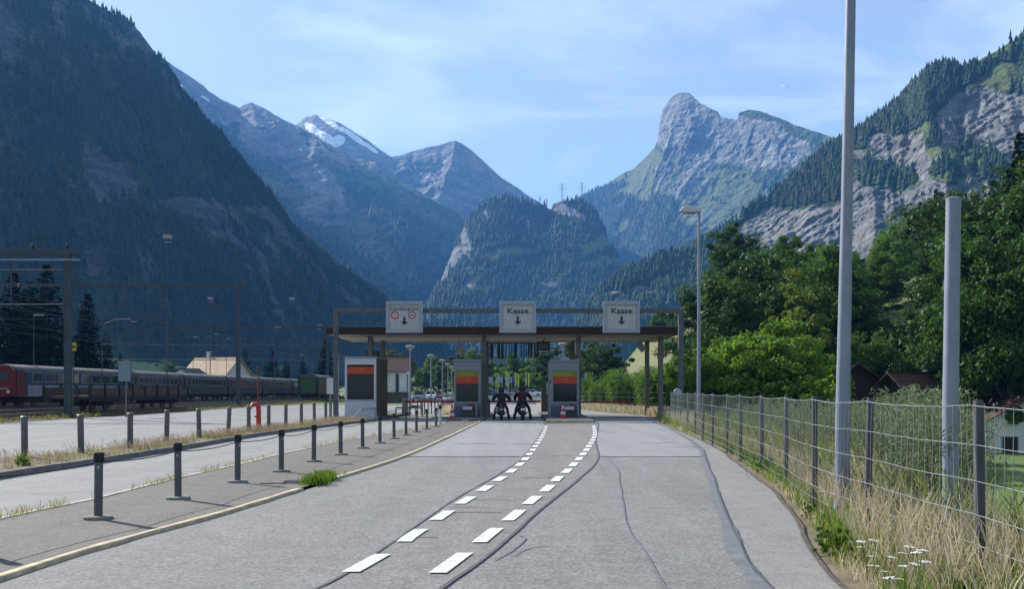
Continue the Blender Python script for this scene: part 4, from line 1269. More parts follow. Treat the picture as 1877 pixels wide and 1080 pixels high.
hy = empty('hydrant', (W(474, 790, 40.5).x, 40.5, 0.05)); hy.scale = (.9, .9, .84); tag(hy, 'red standpipe hydrant with a hooked outlet on the grass verge', 'hydrant')
MB().tube([(0, 0, .2), (0, 0, .95), (-.02, 0, 1.1), (-.1, 0, 1.2), (-.22, 0, 1.2), (-.3, 0, 1.12)], [.11, .105, .105, .1, .09, .08], 14).build('standpipe', M_red, hy, True)
MB().lathe([(.19, 0), (.19, .08), (.15, .2), (.12, .26)], (0, 0, 0), 16).build('base', M_red, hy, True)
MB().lathe([(.085, 0), (.09, .05), (.07, .07)], (-.36, 0, 1.06), 12, 'X').build('outlet_cap', M_white, hy, True)
MB().tube([(-.1, -.02, .62), (-.17, -.02, .62)], .04, 10).build('side_valve', M_boll, hy)
M_redpole = plain('dark_red_paint_pole', (0.2, 0.025, 0.025), .5, 0, .2, 5)
rp = empty('red_pole', (W(474, 745, 41.5).x - .02, 41.5, 0.05)); tag(rp, 'tall thin red marker pole right behind the hydrant', 'pole')
MB().tube([(0, 0, 0), (0, 0, 2.45)], [.028, .022], 8).build('pole', M_redpole, rp, True)
MB().tube([(0, 0, 2.3), (0, 0, 2.5)], [.036, .036], 8).build('pole_tip', M_redpole, rp, True)

# ================================================================== RAILWAY
m_bal, nt, b = new_mat('railway_ballast')
v = world_pos(nt)
vo = nt.nodes.new('ShaderNodeTexVoronoi'); vo.inputs['Scale'].default_value = 9; nt.links.new(v, vo.inputs['Vector'])
c = mixc(nt, .5, ramp(nt, vo.outputs['Color'], [(.2, (.02, .018, .016)), (.8, (.085, .075, .065))]), ramp(nt, noise(nt, v, .25, 5), [(.35, (.03, .027, .024)), (.6, (.065, .055, .043)), (.72, (.06, .065, .03))]))
nt.links.new(c, b.inputs['Base Color']); b.inputs['Roughness'].default_value = .95
bump(nt, b, vo.outputs['Distance'], 1.0, .05)
xs_ = np.linspace(-110, -24.4, 50); ys_ = np.concatenate([np.linspace(-20, 140, 90), np.linspace(145, 600, 60)])
Xg, Yg = np.meshgrid(xs_, ys_)
Zg = 0.05 + 0.08 * fbm(Xg / 1.7, Yg / 1.7, 3, 3); Zg[:, -1] = -0.05
idx = np.arange(Xg.size).reshape(Xg.shape)
f = np.stack([idx[:-1, :-1], idx[:-1, 1:], idx[1:, 1:], idx[1:, :-1]], -1).reshape(-1, 4)
o = link('railway_bed', np_mesh('railway_bed', np.stack([Xg, Yg, Zg], -1).reshape(-1, 3), f, m_bal)); tag(o, kind='structure')
M_rail = plain('rail_steel', (0.10, 0.075, 0.06), .5, .5, .3, 3)
M_railtop = plain('worn_rail_head', (0.5, 0.5, 0.5), .25, .9, .1, 3)
M_sleeper = plain('concrete_sleeper', (0.17, 0.155, 0.14), .9, 0, .3, 3)
for k, x in enumerate((-27.6, -33.0, -41.4, -47.0, -55.0)):
    t = empty('railway_track', (x, 200, 0.1)); tag(t, 'straight railway track, %s from the concrete yard' % ORD[k], 'track', 'parallel railway tracks')
    for s in (-.72, .72):
        MB().box((s, 0, .1), (.07, 620, .16)).build('rail', M_rail, t)
        MB().box((s, 0, .185), (.065, 620, .012)).build('rail_head', M_railtop, t)
    sl = MB()
    for y in np.arange(-190, 100, .65): sl.box((0, y, -.03), (2.5, .25, .12))
    so = sl.build('sleepers', M_sleeper, t); tag(so, kind='stuff')

M_cream = plain('train_cream', (0.075, 0.072, 0.06), .5, 0, .12, 2, 0, (0.12, .11, .095))
M_tgrey = plain('train_grey', (0.05, 0.052, 0.056), .7, 0, .12, 2)
M_tblue = plain('train_blue', (0.02, 0.035, 0.085), .4, 0, .12, 2)
M_twhite = plain('train_white', (0.20, 0.21, 0.225), .45, 0, .08, 2, 0, (0.36, .35, .33))
M_troof = plain('train_roof', (0.07, 0.075, 0.08), .8, .2, .15, 1.2, 0, (0.16, .15, .14))
M_under = plain('bogie_black', (0.02, 0.019, 0.018), .8, 0, .3, 3)
M_tred = plain('train_red', (0.12, 0.009, 0.013), .4, 0, .12, 2)
M_rust = plain('wagon_rust', (0.075, 0.052, 0.036), .85, 0, .4, 2.5, .2, (0.07, .05, .035))
M_tgreen = plain('wagon_green', (0.03, 0.085, 0.022), .5, 0, .15, 2)
M_tunnelred = plain('carriage_rust_red', (0.13, 0.045, 0.035), .5, 0, .2, 2)

def bogie(parent, y, r=.43):
    g = MB()
    g.box((0, 0, .48), (2.2, 2.6, .22)).box((1.05, 0, .5), (.14, 3.0, .34)).box((-1.05, 0, .5), (.14, 3.0, .34))
    o = g.build('bogie', M_under, parent); o.location = (0, y, .28)
    for yy in (-1.1, 1.1):
        for sx in (-.75, .75):
            w = MB().lathe([(r, -.06), (r, .06)], (0, 0, 0), 18, 'X').build('wheel', M_rail, o); w.location = (sx, yy, r - .09)

def carriage(xc, y0, y1, label, side_lo, side_hi, roof=M_troof, nwin=9, cab=None, stripe=None, door=True, wh=.75):
    L = y1 - y0; w = 2.85
    c = empty('train_carriage', (xc, (y0 + y1) / 2, 0)); tag(c, label, 'carriage', 'carriages of the parked train')
    MB().box((0, 0, 1.55), (w, L - .5, .95)).build('lower_body', side_lo, c, False, .03)
    up = MB().box((0, 0, 2.58), (w, L - .5, 1.1)).build('upper_body', side_hi, c, False, .03)
    # arched roof
    n = 9; prof = []
    for k in range(n + 1):
        a = math.pi * k / n
        prof.append((-w / 2 * math.cos(a), 3.13 + .62 * math.sin(a)))
    MB().prism([(x, -L / 2 + .25, z) for x, z in prof], (0, L - .5, 0)).build('roof', roof, c, True)
    MB().box((0, 0, .93), (2.3, L - 2.4, .42)).build('underframe', M_under, c)
    MB().box((0, -L / 2 + .12, 2.2), (1.3, .3, 2.0)).build('gangway', M_under, c)
    MB().box((0, L / 2 - .12, 2.2), (1.3, .3, 2.0)).build('gangway', M_under, c)
    for y in (-L / 2 + 3.4, L / 2 - 3.4): bogie(c, y)
    span = L - 5.0
    me = MB().box((0, 0, 0), (.05, span / nwin * wh, .72)).mesh('window', M_glass2)
    fr = MB().box((-.008, 0, 0), (.05, span / nwin * wh + .1, .82)).mesh('window_frame', M_signframe)
    for k in range(nwin):
        y = -span / 2 + span * (k + .5) / nwin
        wd = link('window', me, c, (w / 2 + .006, y, 2.66))
        link('window_frame', fr, wd)
    if door:
        for y in (-L / 2 + 1.5, L / 2 - 1.5):
            dm = MB().box((w / 2 + .002, y, 2.05), (.04, .95, 2.0)).build('door', side_hi if stripe is None else side_lo, c)
            MB().box((w / 2 + .026, y, 2.6), (.02, .5, .8)).build('door_window', M_glass2, dm)
    return c
TX = -41.4
pc = carriage(TX, 83.6, 108.2, 'dark blue and white railcar with a red cab at the left edge', M_twhite, M_tblue, nwin=8)
# red cab front
cabm = MB()
cabm.prism([(-1.43, -12.35, 1.1), (1.43, -12.35, 1.1), (1.43, -12.35, 3.2), (1.0, -12.35, 3.62), (-1.0, -12.35, 3.62), (-1.43, -12.35, 3.2)], (0, -.35, 0))
cabm.build('cab_front', M_tred, pc, False, .05)
MB().box((1.435, -11.5, 2.15), (.03, 1.6, 2.1)).build('cab_side', M_tred, pc)
for sx in (-.55, .55):
    MB().box((sx, -12.72, 2.75), (.85, .04, .75)).build('windscreen', M_glass2, pc)
MB().box((0, -12.72, 1.75), (2.0, .03, .05)).build('trim_line', M_white, pc)
for sx in (-1.0, 1.0): MB().lathe([(.14, -.02), (.12, .05)], (sx, -12.78, 1.5), 12, 'Y').build('headlight', M_white, pc)
carriage(TX, 108.6, 126.4, 'cream and grey passenger carriage right behind the blue railcar', M_tgrey, M_cream, nwin=9)
carriage(TX, 126.8, 145.6, 'cream passenger carriage next to the tall catenary post', M_tgrey, M_cream, nwin=10)
carriage(TX, 146.0, 166.0, 'weathered cream carriage directly behind the red marker pole', M_tgrey, M_cream, nwin=10)
carriage(TX, 166.4, 188.0, 'rust red windowed carriage right of the red marker pole', M_tgrey, M_tunnelred, nwin=11)
carriage(TX, 188.4, 215.0, 'farthest dull brown carriage of the parked train', M_tgrey, M_rust, nwin=11)

# low sided wagon on the near track
wg = empty('flat_wagon', (-27.6, 74, 0)); tag(wg, 'rusty low sided freight wagon on the track nearest the yard', 'wagon')
MB().box((0, 0, 1.15), (2.7, 19.6, .22)).build('deck', M_rust, wg, False, .02)
for sx in (-1.36, 1.36):
    for k in range(8):
        MB().box((sx, -9.7 + 19.4 * (k + .5) / 8, 1.52), (.07, 19.4 / 8 - .1, .52)).build('side_board', M_rust, wg)
    for k in range(9):
        MB().box((sx * 1.05, -9.75 + 19.5 * k / 8, 1.55), (.12, .12, 1.0 if k % 2 else .7)).build('stake', M_under, wg)
    MB().box((sx * 1.02, 0, 1.03), (.1, 19.6, .26)).build('side_sill', M_under, wg)
for y in (-6.6, 6.6): bogie(wg, y)
for y in (-9.9, 9.9):
    for sx in (-.88, .88):
        s = 1 if y > 0 else -1
        MB().lathe([(.1, 0), (.09, .35), (.24, .36), (.24, .42)] if s > 0 else [(.24, -.42), (.24, -.36), (.09, -.35), (.1, 0)], (sx, y, 1.05), 12, 'Y').build('buffer', M_under, wg)

gw = empty('box_wagon', (-27.6, 146, 0)); tag(gw, 'dark box wagon with a bright green end door and arched roof', 'wagon')
MB().box((0, 0, 2.2), (2.9, 11, 2.2)).build('body', M_rust, gw, False, .03)
MB().prism([(-1.5 * math.cos(math.pi * k / 9), -5.6, 3.3 + .5 * math.sin(math.pi * k / 9)) for k in range(10)], (0, 11.2, 0)).build('roof', M_troof, gw, True)
MB().box((0, -5.53, 2.2), (1.9, .06, 1.9)).build('end_door', M_tgreen, gw)
for sx in (-1.2, 1.2): MB().box((sx, -5.53, 2.2), (.16, .08, 2.1)).build('end_stake', M_under, gw)
MB().box((0, 0, .95), (2.4, 10, .4)).build('underframe', M_under, gw)
for y in (-3.5, 3.5): bogie(gw, y)
fw_ = empty('box_wagon', (-33.0, 176, 0)); tag(fw_, 'faded red box wagon seen just left of the leftmost booth', 'wagon')
MB().box((0, 0, 2.1), (2.8, 14, 2.2)).build('body', M_tred, fw_, False, .03)
MB().prism([(-1.45 * math.cos(math.pi * k / 9), -7.1, 3.2 + .45 * math.sin(math.pi * k / 9)) for k in range(10)], (0, 14.2, 0)).build('roof', M_troof, fw_, True)
for y in (-4.5, 4.5): bogie(fw_, y)

# ---- catenary portals and wires
M_cat = plain('catenary_steel', (0.055, 0.068, 0.08), .7, .1, .2, 2, .1)
M_wire = plain('dark_wire', (0.02, 0.02, 0.022), .5, .3, .1)
def portal(x0, x1, y, h, label, post_w=.3, truss=False, mid=(), drops=()):
    p = empty('catenary_portal', (x1, y, 0)); tag(p, label, 'catenary portal', 'catenary portals over the tracks')
    for x in (x1,) + tuple(mid):
        q = MB()
        for sx, sy in ((-1, -1), (1, -1), (1, 1), (-1, 1)): q.box((x - x1 + sx * post_w * .42, sy * post_w * .42, h / 2), (.06, .06, h))
        q.box((x - x1, -post_w * .42, h / 2), (post_w * .84, .02, h)).box((x - x1 + post_w * .42, 0, h / 2), (.02, post_w * .84, h)).box((x - x1, 0, .06), (.7, .7, .3))
        q.build('post', M_cat, p)
    L = x1 - x0
    MB().box((-L / 2 + .3, 0, h), (L + .6, .22, .3)).build('beam', M_cat, p)
    if truss:
        MB().box((-L / 2 + .4, -.25, h - .48), (L + .8, .1, .1)).build('lower_chord', M_galv, p)
        t = MB()
        n = int(L / 1.4)
        for k in range(n):
            t.bar((-L * k / n, -.1, h - .1), (-L * (k + .5) / n, -.22, h - .46), .05).bar((-L * (k + .5) / n, -.22, h - .46), (-L * (k + 1) / n, -.1, h - .1), .05)
        t.build('lattice', M_cat, p)
    for xd in drops:
        d = MB().bar((xd - x1, 0, h), (xd - x1, 0, h - 2.4), .08).bar((xd - x1, 0, h - 1.7), (xd - x1 + 1.1, 0, h - 2.2), .05).build('hanger', M_cat, p)
        MB().lathe([(.05, -.12), (.11, -.06), (.05, 0), (.11, .06), (.05, .12)], (xd - x1 + .5, 0, h - 1.95), 8).build('insulator', M_fascia, d)
    return p
portal(-62, -25.7, 60, 9.62, 'nearest catenary portal with a blue grey post left of the wagon', .34, True, (), (-29, -34, -42, -48))
portal(-62, -25.7, 97.3, 11.5, 'second catenary portal with its post beside the red marker pole', .36, False, (), (-28, -33, -41, -47))
portal(-70, -27.6, 155, 11.1, 'third, more distant catenary portal spanning the tracks', .36, False, (), (-28.5, -33, -41, -47))
portal(-70, -28.5, 240, 11.5, 'farthest catenary portal low behind the parked train', .4, False, (), (-33, -41))
# horn frame on top of the nearest portal
hf = empty('catenary_switch', (W(92, 455, 60).x, 60, 9.72)); tag(hf, 'small switch frame standing on the nearest portal beam', 'switch frame')
MB().bar((-.3, 0, 0), (-.3, 0, .75), .05).bar((1.0, 0, 0), (1.0, 0, .55), .05).bar((-.9, 0, .75), (1.0, 0, .75), .05).bar((-.9, 0, .75), (-1.0, 0, .35), .04).build('frame', M_cat, hf)
for x in (-1.0, 1.0): MB().lathe([(.05, 0), (.1, .08), (.05, .16), (.1, .24), (.05, .3)], (x, 0, .05), 8).build('insulator', M_fascia, hf)
lw = MB()
k = 0
for (x, z0) in ((-28.6, 7.1), (-34, 7.2), (-42, 7.1), (-48, 7.2)):
    w = MB()
    ysp = [-10, 60, 97.3, 155, 240, 420]
    for a, b in zip(ysp[:-1], ysp[1:]):
        up = []
        for i in range(13):
            t = i / 12
            up.append((x, a + (b - a) * t, z0 + 1.3 - 1.0 * 4 * t * (1 - t)))
        w.tube(up, .02, 4, False)
        w.tube([(x, a, z0), (x, b, z0)], .02, 4, False)
        for i in range(1, 12):
            t = i / 12
            w.bar((x, a + (b - a) * t, z0), (x, a + (b - a) * t, z0 + 1.3 - 4 * t * (1 - t)), .012)
    o = w.build('contact_wire', M_wire); tag(o, 'overhead contact wire above the %s track from the yard' % ['nearest', 'second', 'third', 'fourth'][k], 'wire', 'overhead contact wires')
    k += 1
# cross wires and yard lights
M_mast = plain('mast_steel', (0.08, 0.085, 0.09), .6, .3, .15, 3)
M_lamphead = plain('lamp_head_grey', (0.26, 0.27, 0.27), .5, 0, .08, 4)
def mast(px, ytop, D, label, head='flat', ybase=None):
    t = W(px, ytop, D)
    m = empty('light_mast', (t.x, D, 0)); tag(m, label, 'light mast', 'yard lights along the railway')
    H = t.z
    MB().tube([(0, 0, 0), (0, 0, H)], [.06, .035], 8).build('pole', M_mast, m, True)
    if head == 'flat':
        MB().box((.45, 0, H), (.9, .3, .12)).build('lamp_head', M_lamphead, m, False, .04)
    elif head == 'box':
        MB().box((0, 0, H + .25), (.95, .5, .45)).build('lamp_head', M_lamphead, m, False, .05)
        MB().box((0, 0, H - .4), (.7, .7, .1)).build('platform', M_galv, m)
        MB().tube([(-.3, 0, 0), (-.1, 0, H * .5)], [.04, .03], 6).build('ladder', M_mast, m)
    else:
        MB().tube([(0, 0, H), (.3, 0, H + .5), (1.1, 0, H + .85), (2.0, 0, H + .95)], [.045, .04, .04, .04], 8).build('arm', M_mast, m, True)
        MB().box((2.3, 0, H + .95), (.9, .3, .12)).build('lamp_head', M_lamphead, m, False, .04)
    return m
mast(307, 438, 120, 'tallest floodlight mast above the second catenary portal', 'box')
mast(386, 550, 190, 'box headed floodlight mast left of the second portal post', 'box')
mast(535, 550, 190, 'box headed floodlight mast between hydrant and toll canopy', 'box')
mast(586, 600, 230, 'thin far floodlight mast close to the gantry post', 'box')
mast(62, 578, 95, 'flat yard lamp in front of the dark firs at the left', 'flat')
mast(187, 603, 100, 'curved arm yard lamp left of the signal cabinet', 'arm')
mast(240, 590, 150, 'far flat yard lamp above the cream carriage', 'flat')
mast(354, 618, 170, 'flat yard lamp left of the tan station roof', 'flat')
mast(378, 622, 210, 'curved arm lamp above the tan station roof', 'arm')
mast(415, 621, 190, 'flat lamp just left of the second portal post', 'flat')
mast(503, 600, 150, 'slim mast with a small lamp between the far masts', 'flat')
mast(550, 651, 220, 'low far yard lamp above the green wagon', 'flat')
for k, (z, y) in enumerate(((8.6, 60.2), (6.6, 60.2), (6.2, 155.2), (8.4, 155.2), (5.5, 240))):
    o = MB().tube([(-62, y, z + .1), (-45, y, z - .05), (-25.9 if y < 100 else -27.8, y, z)], .035 if y < 100 else .05, 5).build('span_wire', M_cat)
    tag(o, ['span wire high on the nearest portal post', 'span wire low on the nearest portal post', 'lower span wire of the third portal', 'upper span wire of the third portal', 'span wire of the farthest portal'][k], 'wire', 'span wires across the tracks')

sg = empty('signal_cabinet', (-23.6, 64, 0.0)); tag(sg, 'grey box on a thin post standing in front of the freight wagon', 'signal box')
MB().box((0, 0, 2.7), (.62, .35, 1.15)).build('box', plain('signal_grey', (0.17, 0.22, 0.25), .5, .1, .1), sg, False, .02)
MB().box((0, 0, 3.3), (.68, .42, .05)).build('hood', M_signframe, sg)
MB().tube([(.1, 0, 0), (.1, 0, 2.2)], .045, 8).build('post', M_column, sg)
sg.location = (W(228, 690, 61.5).x, 61.5, 0)
cb = empty('junction_cabinet', (W(606, 710, 62).x, 62, 0)); tag(cb, 'pale grey cabinet on a stem left of the gantry post', 'cabinet')
MB().box((0, 0, 1.85), (.42, .3, .95)).build('box', M_white, cb, False, .02)
MB().box((0, 0, .7), (.14, .14, 1.4)).build('stem', M_column, cb)

# ---- station house with tan roof, buildings behind the booths
M_tanroof = plain('tan_tiled_roof', (0.50, 0.34, 0.20), .8, 0, .3, 1.5, .3, (0.34, .22, .14))
M_wallw = plain('white_render', (0.62, 0.62, 0.60), .8, 0, .08, 1.0, .1, (0.45, .44, .42))
M_wood = plain('dark_timber', (0.045, 0.028, 0.02), .8, 0, .3, 1.2, .3, (0.03, .02, .015), (4, 4, .5))
M_brroof = plain('brown_tiled_roof', (0.105, 0.062, 0.05), .8, 0, .3, 3.0, .4, (0.07, .05, .045))
def house(name, loc, w, d, hw, hr, rz, label, wall, roof, wins=(), doors=(), over=.5, chimney=None, cat='house', gable=None, rows=14):
    """gable house; ridge runs along local x; front is -y. wins: (face, x, z, w, h)"""
    h = empty(name, loc, rz); tag(h, label, cat)
    MB().box((0, 0, hw / 2 - 1), (w, d, hw + 2)).build('wall', wall, h)
    for s in (-1, 1):
        MB().prism([(s * w / 2, -d / 2, hw), (s * w / 2, d / 2, hw), (s * w / 2, 0, hw + hr)], (-s * .15, 0, 0)).build('gable', gable or wall, h)
    rt = empty_child('roof', h)
    sl = math.hypot(d / 2, hr); ang = math.atan2(hr, d / 2)
    for s in (-1, 1):
        rf = MB()
        ext = over / math.cos(ang)
        Mx = Matrix.Rotation(s * -ang, 3, 'X')
        # courses of tiles, each a little proud of the next
        for k in range(rows):
            tl = (sl + ext) / rows
            u = -(sl + ext) + tl * (k + .5)
            p = Vector((0, -u * -1 if s < 0 else -u, 0))
            yloc = s * (-u) * math.cos(ang); zloc = hw + hr + .1 + u * math.sin(ang)
            rf.box((0, yloc, zloc + .0), (w + 2 * over, tl * 1.15, .07), 0, Matrix.Rotation(-s * ang - s * .05 * 0, 3, 'X') @ Matrix.Rotation(s * .04, 3, 'X'))
        rf.build('roof_side', roof, rt)
    MB().box((0, 0, hw + hr + .15), (w + 2 * over, .3, .1)).build('ridge', roof, rt)
    for (face, x, z, ww, wh) in wins:
        if face == 'f': c, dd = (x, -d / 2 - .02, z), (ww, .06, wh)
        elif face == 'r': c, dd = (w / 2 + .02, x, z), (.06, ww, wh)
        else: c, dd = (-w / 2 - .02, x, z), (.06, ww, wh)
        wn_ = MB().box(c, dd).build('window', M_signframe, h)
        e = [.08, .08, .08]; q = [dd[0] - (.12 if dd[0] > .1 else -.02), dd[1] - (.12 if dd[1] > .1 else -.02), dd[2] - .12]
        MB().box(c, q).build('pane', M_glass2, wn_)
    for (x, ww, wh) in doors:
        MB().box((x, -d / 2 - .02, wh / 2), (ww, .08, wh)).build('door', M_wood, h)
    if chimney:
        x, y, ch_ = chimney
        MB().box((x, y, hw + hr * .6 + ch_ / 2), (.8, .8, ch_ + hr * .5)).box((x, y, hw + hr * .85 + ch_), (1.0, 1.0, .15)).build('chimney', M_wallw, h)
    return h
def empty_child(name, parent):
    e = bpy.data.objects.new(name, None); col.objects.link(e); e.parent = parent; e.empty_display_size = .2
    return e
house('station_house', (W(390, 700, 250).x, 254, 0), 13, 11, 4.6, 5.0, R(-28), 'station house with a broad tan tiled roof and pale chimney', M_wallw, M_tanroof,
      [('f', -4, 3, 1.2, 1.4), ('f', -1, 3, 1.2, 1.4), ('f', 2, 3, 1.2, 1.4), ('l', -2, 3, 1.1, 1.4), ('l', 2, 3, 1.1, 1.4), ('l', 0, 6, 1.1, 1.2)], [(4.5, 1.2, 2.2)], .9, (-3.5, .6, 2.2), 'building')
house('shed', (W(345, 700, 215).x, 216, 0), 6, 5, 4.6, 1.4, R(70), 'small pale gabled shed at the foot of the tan roofed house', M_wallw, M_troof, [('f', 0, 3.5, 1.2, 1.0)], [(1.5, 1.0, 2.0)], .3, None, 'shed')
house('white_building', (-16.9, 143, 0), 5.2, 6, 4.4, 1.9, R(0), 'white building with a brown hipped roof behind the leftmost booth', M_wallw, M_brroof,
      [('f', 1.4, 2.6, .5, 2.6), ('f', -.2, 2.6, .5, 2.6), ('r', -1.5, 2.6, .9, 2.4)], [(-1.8, 1.0, 2.3)], .5, None, 'building')
wl = MB().box((-15.9, 128, .7), (6.2, .4, 1.4)).build('low_wall', M_brownwall); tag(wl, 'low brown wall in front of the white building', 'wall')

sb_ = empty('signal_board', (W(134, 636, 63).x, 63, 0)); tag(sb_, 'small yellow and black railway board right of the nearest catenary post', 'signal board')
MB().box((0, 0, W(134, 636, 63).z), (.36, .05, .5)).build('board', plain('yellow_board', (0.5, 0.33, 0.03), .6), sb_, False, .01)
MB().box((0, -.03, W(134, 636, 63).z), (.26, .01, .12)).build('board_mark', M_black, sb_)
MB().tube([(0, .06, 0), (0, .06, W(134, 636, 63).z)], .04, 6).build('post', M_cat, sb_)
# ================================================================== FENCE AND POLES ON THE RIGHT
M_fencepost = plain('fence_post_wood', (0.09, 0.09, 0.095), .75, 0, .3, 4, .3, (0.09, .085, .08), (4, 4, .5))
M_fwire = plain('galvanised_wire', (0.30, 0.31, 0.32), .4, .7, .15, 6)
fy = [5.6, 8.4, 11.3, 13.7, 17.0, 20.2, 23.4, 26.6, 30, 33.4, 37, 41, 45, 49, 53.5]
fen = empty('mesh_fence', (4.0, 12, 0)); tag(fen, 'wire mesh fence on grey posts along the right verge', 'fence')
def fpt(y, z): return Vector((float(fence_x(y)) - 4.0, y - 12, z))
FH = 1.5
leans = []
for k, y in enumerate(fy):
    lx, ly = random.uniform(-.03, .05), random.uniform(-.02, .02)
    r = .041 if k != 1 else .045
    b, t = fpt(y, -.2), fpt(y, FH + .02) + Vector((lx, ly, 0))
    leans.append(t - Vector((0, 0, .02)))
    o = MB().tube([b, b.lerp(t, .97), t], [r, r * .95, r * .8], 10).build('post', M_fencepost, fen, True)
NWIRE = 8
hz = [0.08, 0.20, 0.36, 0.60, 0.87, 1.16, 1.48]
for z in hz:
    w = MB()
    for k in range(len(fy) - 1):
        a = fpt(fy[k], 0).lerp(leans[k], z / FH); b = fpt(fy[k + 1], 0).lerp(leans[k + 1], z / FH)
        pts = []
        n = 9
        for i in range(n + 1):
            t = i / n
            p = a.lerp(b, t)
            p.x += -.055
            p.z += -.03 * 4 * t * (1 - t) * (1 if z > 1.4 else .5) + random.uniform(-.004, .004)
            p.x += random.uniform(-.006, .006)
            pts.append(p)
        w.tube(pts, (.0033 if z < 1.4 else .004), 4, False)
    w.build('line_wire', M_fwire, fen)
vw = MB()
for k in range(len(fy) - 1):
    L = fy[k + 1] - fy[k]; n = int(L / .16)
    for i in range(n):
        t = (i + .5) / n
        a0 = fpt(fy[k], 0).lerp(fpt(fy[k + 1], 0), t); a1 = leans[k].lerp(leans[k + 1], t)
        sag = -.03 * 4 * t * (1 - t)
        pts = []
        for q in range(5):
            s = q / 4
            p = (a0 + Vector((0, 0, .1))).lerp(a1 + Vector((0, 0, sag)), s)
            p.x += -.055 + random.uniform(-.01, .01) * (0 < q < 4); p.y += random.uniform(-.02, .02) * (0 < q < 4)
            pts.append(p)
        vw.tube(pts, .003, 3, False)
o = vw.build('stay_wires', M_fwire, fen); tag(o, kind='stuff')

# far fence along the right of the exit lane
ff = empty('mesh_fence', (7.2, 78, 0)); tag(ff, 'far wire fence in front of the tall green reeds', 'fence')
fq = [(10.2, 62), (9.6, 66), (9.1, 70), (8.4, 74), (7.7, 78), (7.1, 82), (6.6, 86), (6.2, 90), (5.8, 95), (5.6, 101), (5.5, 108)]
for x, y in fq:
    MB().tube([(x - 7.2, y - 78, 0), (x - 7.2, y - 78, 1.5)], .035, 7).build('post', M_fencepost, ff)
for z in (.3, .7, 1.1, 1.45):
    MB().tube([(x - 7.2, y - 78, z) for x, y in fq], .006, 4).build('line_wire', M_darksteel, ff)

pa = empty('lamp_pole', (4.10, 12.75, -.05)); tag(pa, 'tall galvanised lamp pole rising out of the top of the picture', 'pole')
MB().tube([(-.04, 0, 0), (-.035, 0, 1.2), (.02, 0, 4), (.12, 0, 9.5)], [.092, .088, .07, .05], 18).build('pole', M_galv, pa, True)
MB().lathe([(.10, 0), (.10, .28), (.094, .3)], (-.04, 0, 0), 18).build('sleeve', M_galv, pa, True)
MB().tube([(.12, 0, 9.4), (-.3, 0, 9.6), (-1.0, 0, 9.65)], .04, 10).build('arm', M_galv, pa, True)
MB().box((-1.3, 0, 9.65), (.8, .3, .14)).build('lamp_head', M_white, pa, False, .04)
pb_ = empty('cut_off_pole', (4.43, 10.45, -.6)); tag(pb_, 'thick galvanised pole cut off at half height behind the fence', 'pole')
MB().tube([(0, 0, 0), (-.01, 0, 2.0), (.02, 0, 4.13)], [.082, .078, .072], 20).build('pole', M_galv, pb_, True)
MB().lathe([(.074, 0), (.074, .02), (.05, .03)], (.02, 0, 4.12), 20).build('end_cap', M_galv, pb_, True)
ls = empty('street_lamp', (W(1281, 760, 42).x, 42, 0)); tag(ls, 'slim street lamp with a flat white head right of the gantry', 'street lamp')
Hl = W(1281, 388, 42).z
MB().tube([(0, 0, 0), (0, 0, 2), (.01, 0, Hl)], [.085, .08, .05], 12).build('pole', M_galv, ls, True)
MB().prism([(.1, -.15, Hl - .03), (.1, -.15, Hl + .17), (-.62, -.15, Hl + .24), (-.8, -.15, Hl + .02), (-.6, -.15, Hl - .04)], (0, .3, 0)).build('lamp_head', M_white, ls, False, .04)
MB().box((-.38, 0, Hl - .06), (.5, .22, .05)).build('diffuser', M_greyp, ls, False, .02)
mr = empty('round_mirror', (W(1243, 760, 50).x, 50, 0)); tag(mr, 'small round grey traffic mirror on a post by the gantry', 'mirror')
MB().tube([(0, 0, 0), (0, 0, 1.55)], .035, 8).build('post', M_galv, mr)
MB().lathe([(.02, -.06), (.19, -.03), (.2, .02), (.1, .05)], (-.03, -.06, 1.5), 20, 'Y').build('mirror_disc', M_signframe, mr, True)

# ================================================================== PLANTS
def quads(cen, nrm, up_hint, size, aspect, g):
    """rhombic leaves: (n,3) centres and normals"""
    n = len(cen)
    a = np.cross(nrm, up_hint); a /= np.maximum(np.linalg.norm(a, axis=1), 1e-6)[:, None]
    b = np.cross(nrm, a)
    s = size[:, None]
    v = np.stack([cen - b * s, cen + a * s * aspect, cen + b * s, cen - a * s * aspect], 1)
    f = np.arange(n * 4).reshape(n, 4)
    return v.reshape(-1, 3), f

def crown_mesh(name, H, rx, zlo, nclump, per, leaf, mat, seed, shape='round', lean=.0):
    g = np.random.default_rng(seed)
    rz = (H - zlo) / 2; zc = zlo + rz
    cs = []
    while len(cs) < nclump:
        d = g.standard_normal(3); d /= np.linalg.norm(d)
        r = g.random() ** .42
        if shape == 'round': rad = 1.0
        elif shape == 'oval': rad = 1 - .35 * max(0, d[2] * r)
        else: rad = 1.0
        out = 1 + .5 * float(vnoise(np.array([d[0] * 1.8 + seed]), np.array([d[1] * 1.8]), seed, np.array([d[2] * 1.8]))[0])
        p = np.array([d[0] * rx * r * rad * out, d[1] * rx * r * rad * out, zc + d[2] * rz * r * out])
        cs.append(p)
    cs = np.array(cs)
    cr = rx * (.10 + .19 * g.random(nclump) ** 1.3)
    k = np.repeat(np.arange(nclump), per)
    n = len(k)
    d = g.standard_normal((n, 3)); d /= np.linalg.norm(d, axis=1)[:, None]
    rr = g.random(n) ** .45
    cen = cs[k] + d * (cr[k] * rr)[:, None] * [1.15, 1.15, .8]
    nr = d * .55 + g.standard_normal((n, 3)) * .55 + [0, 0, .45]
    nr /= np.linalg.norm(nr, axis=1)[:, None]
    hint = g.standard_normal((n, 3))
    v, f = quads(cen, nr, hint, leaf * (.6 + .8 * g.random(n)), .62, g)
    return v, f, cs

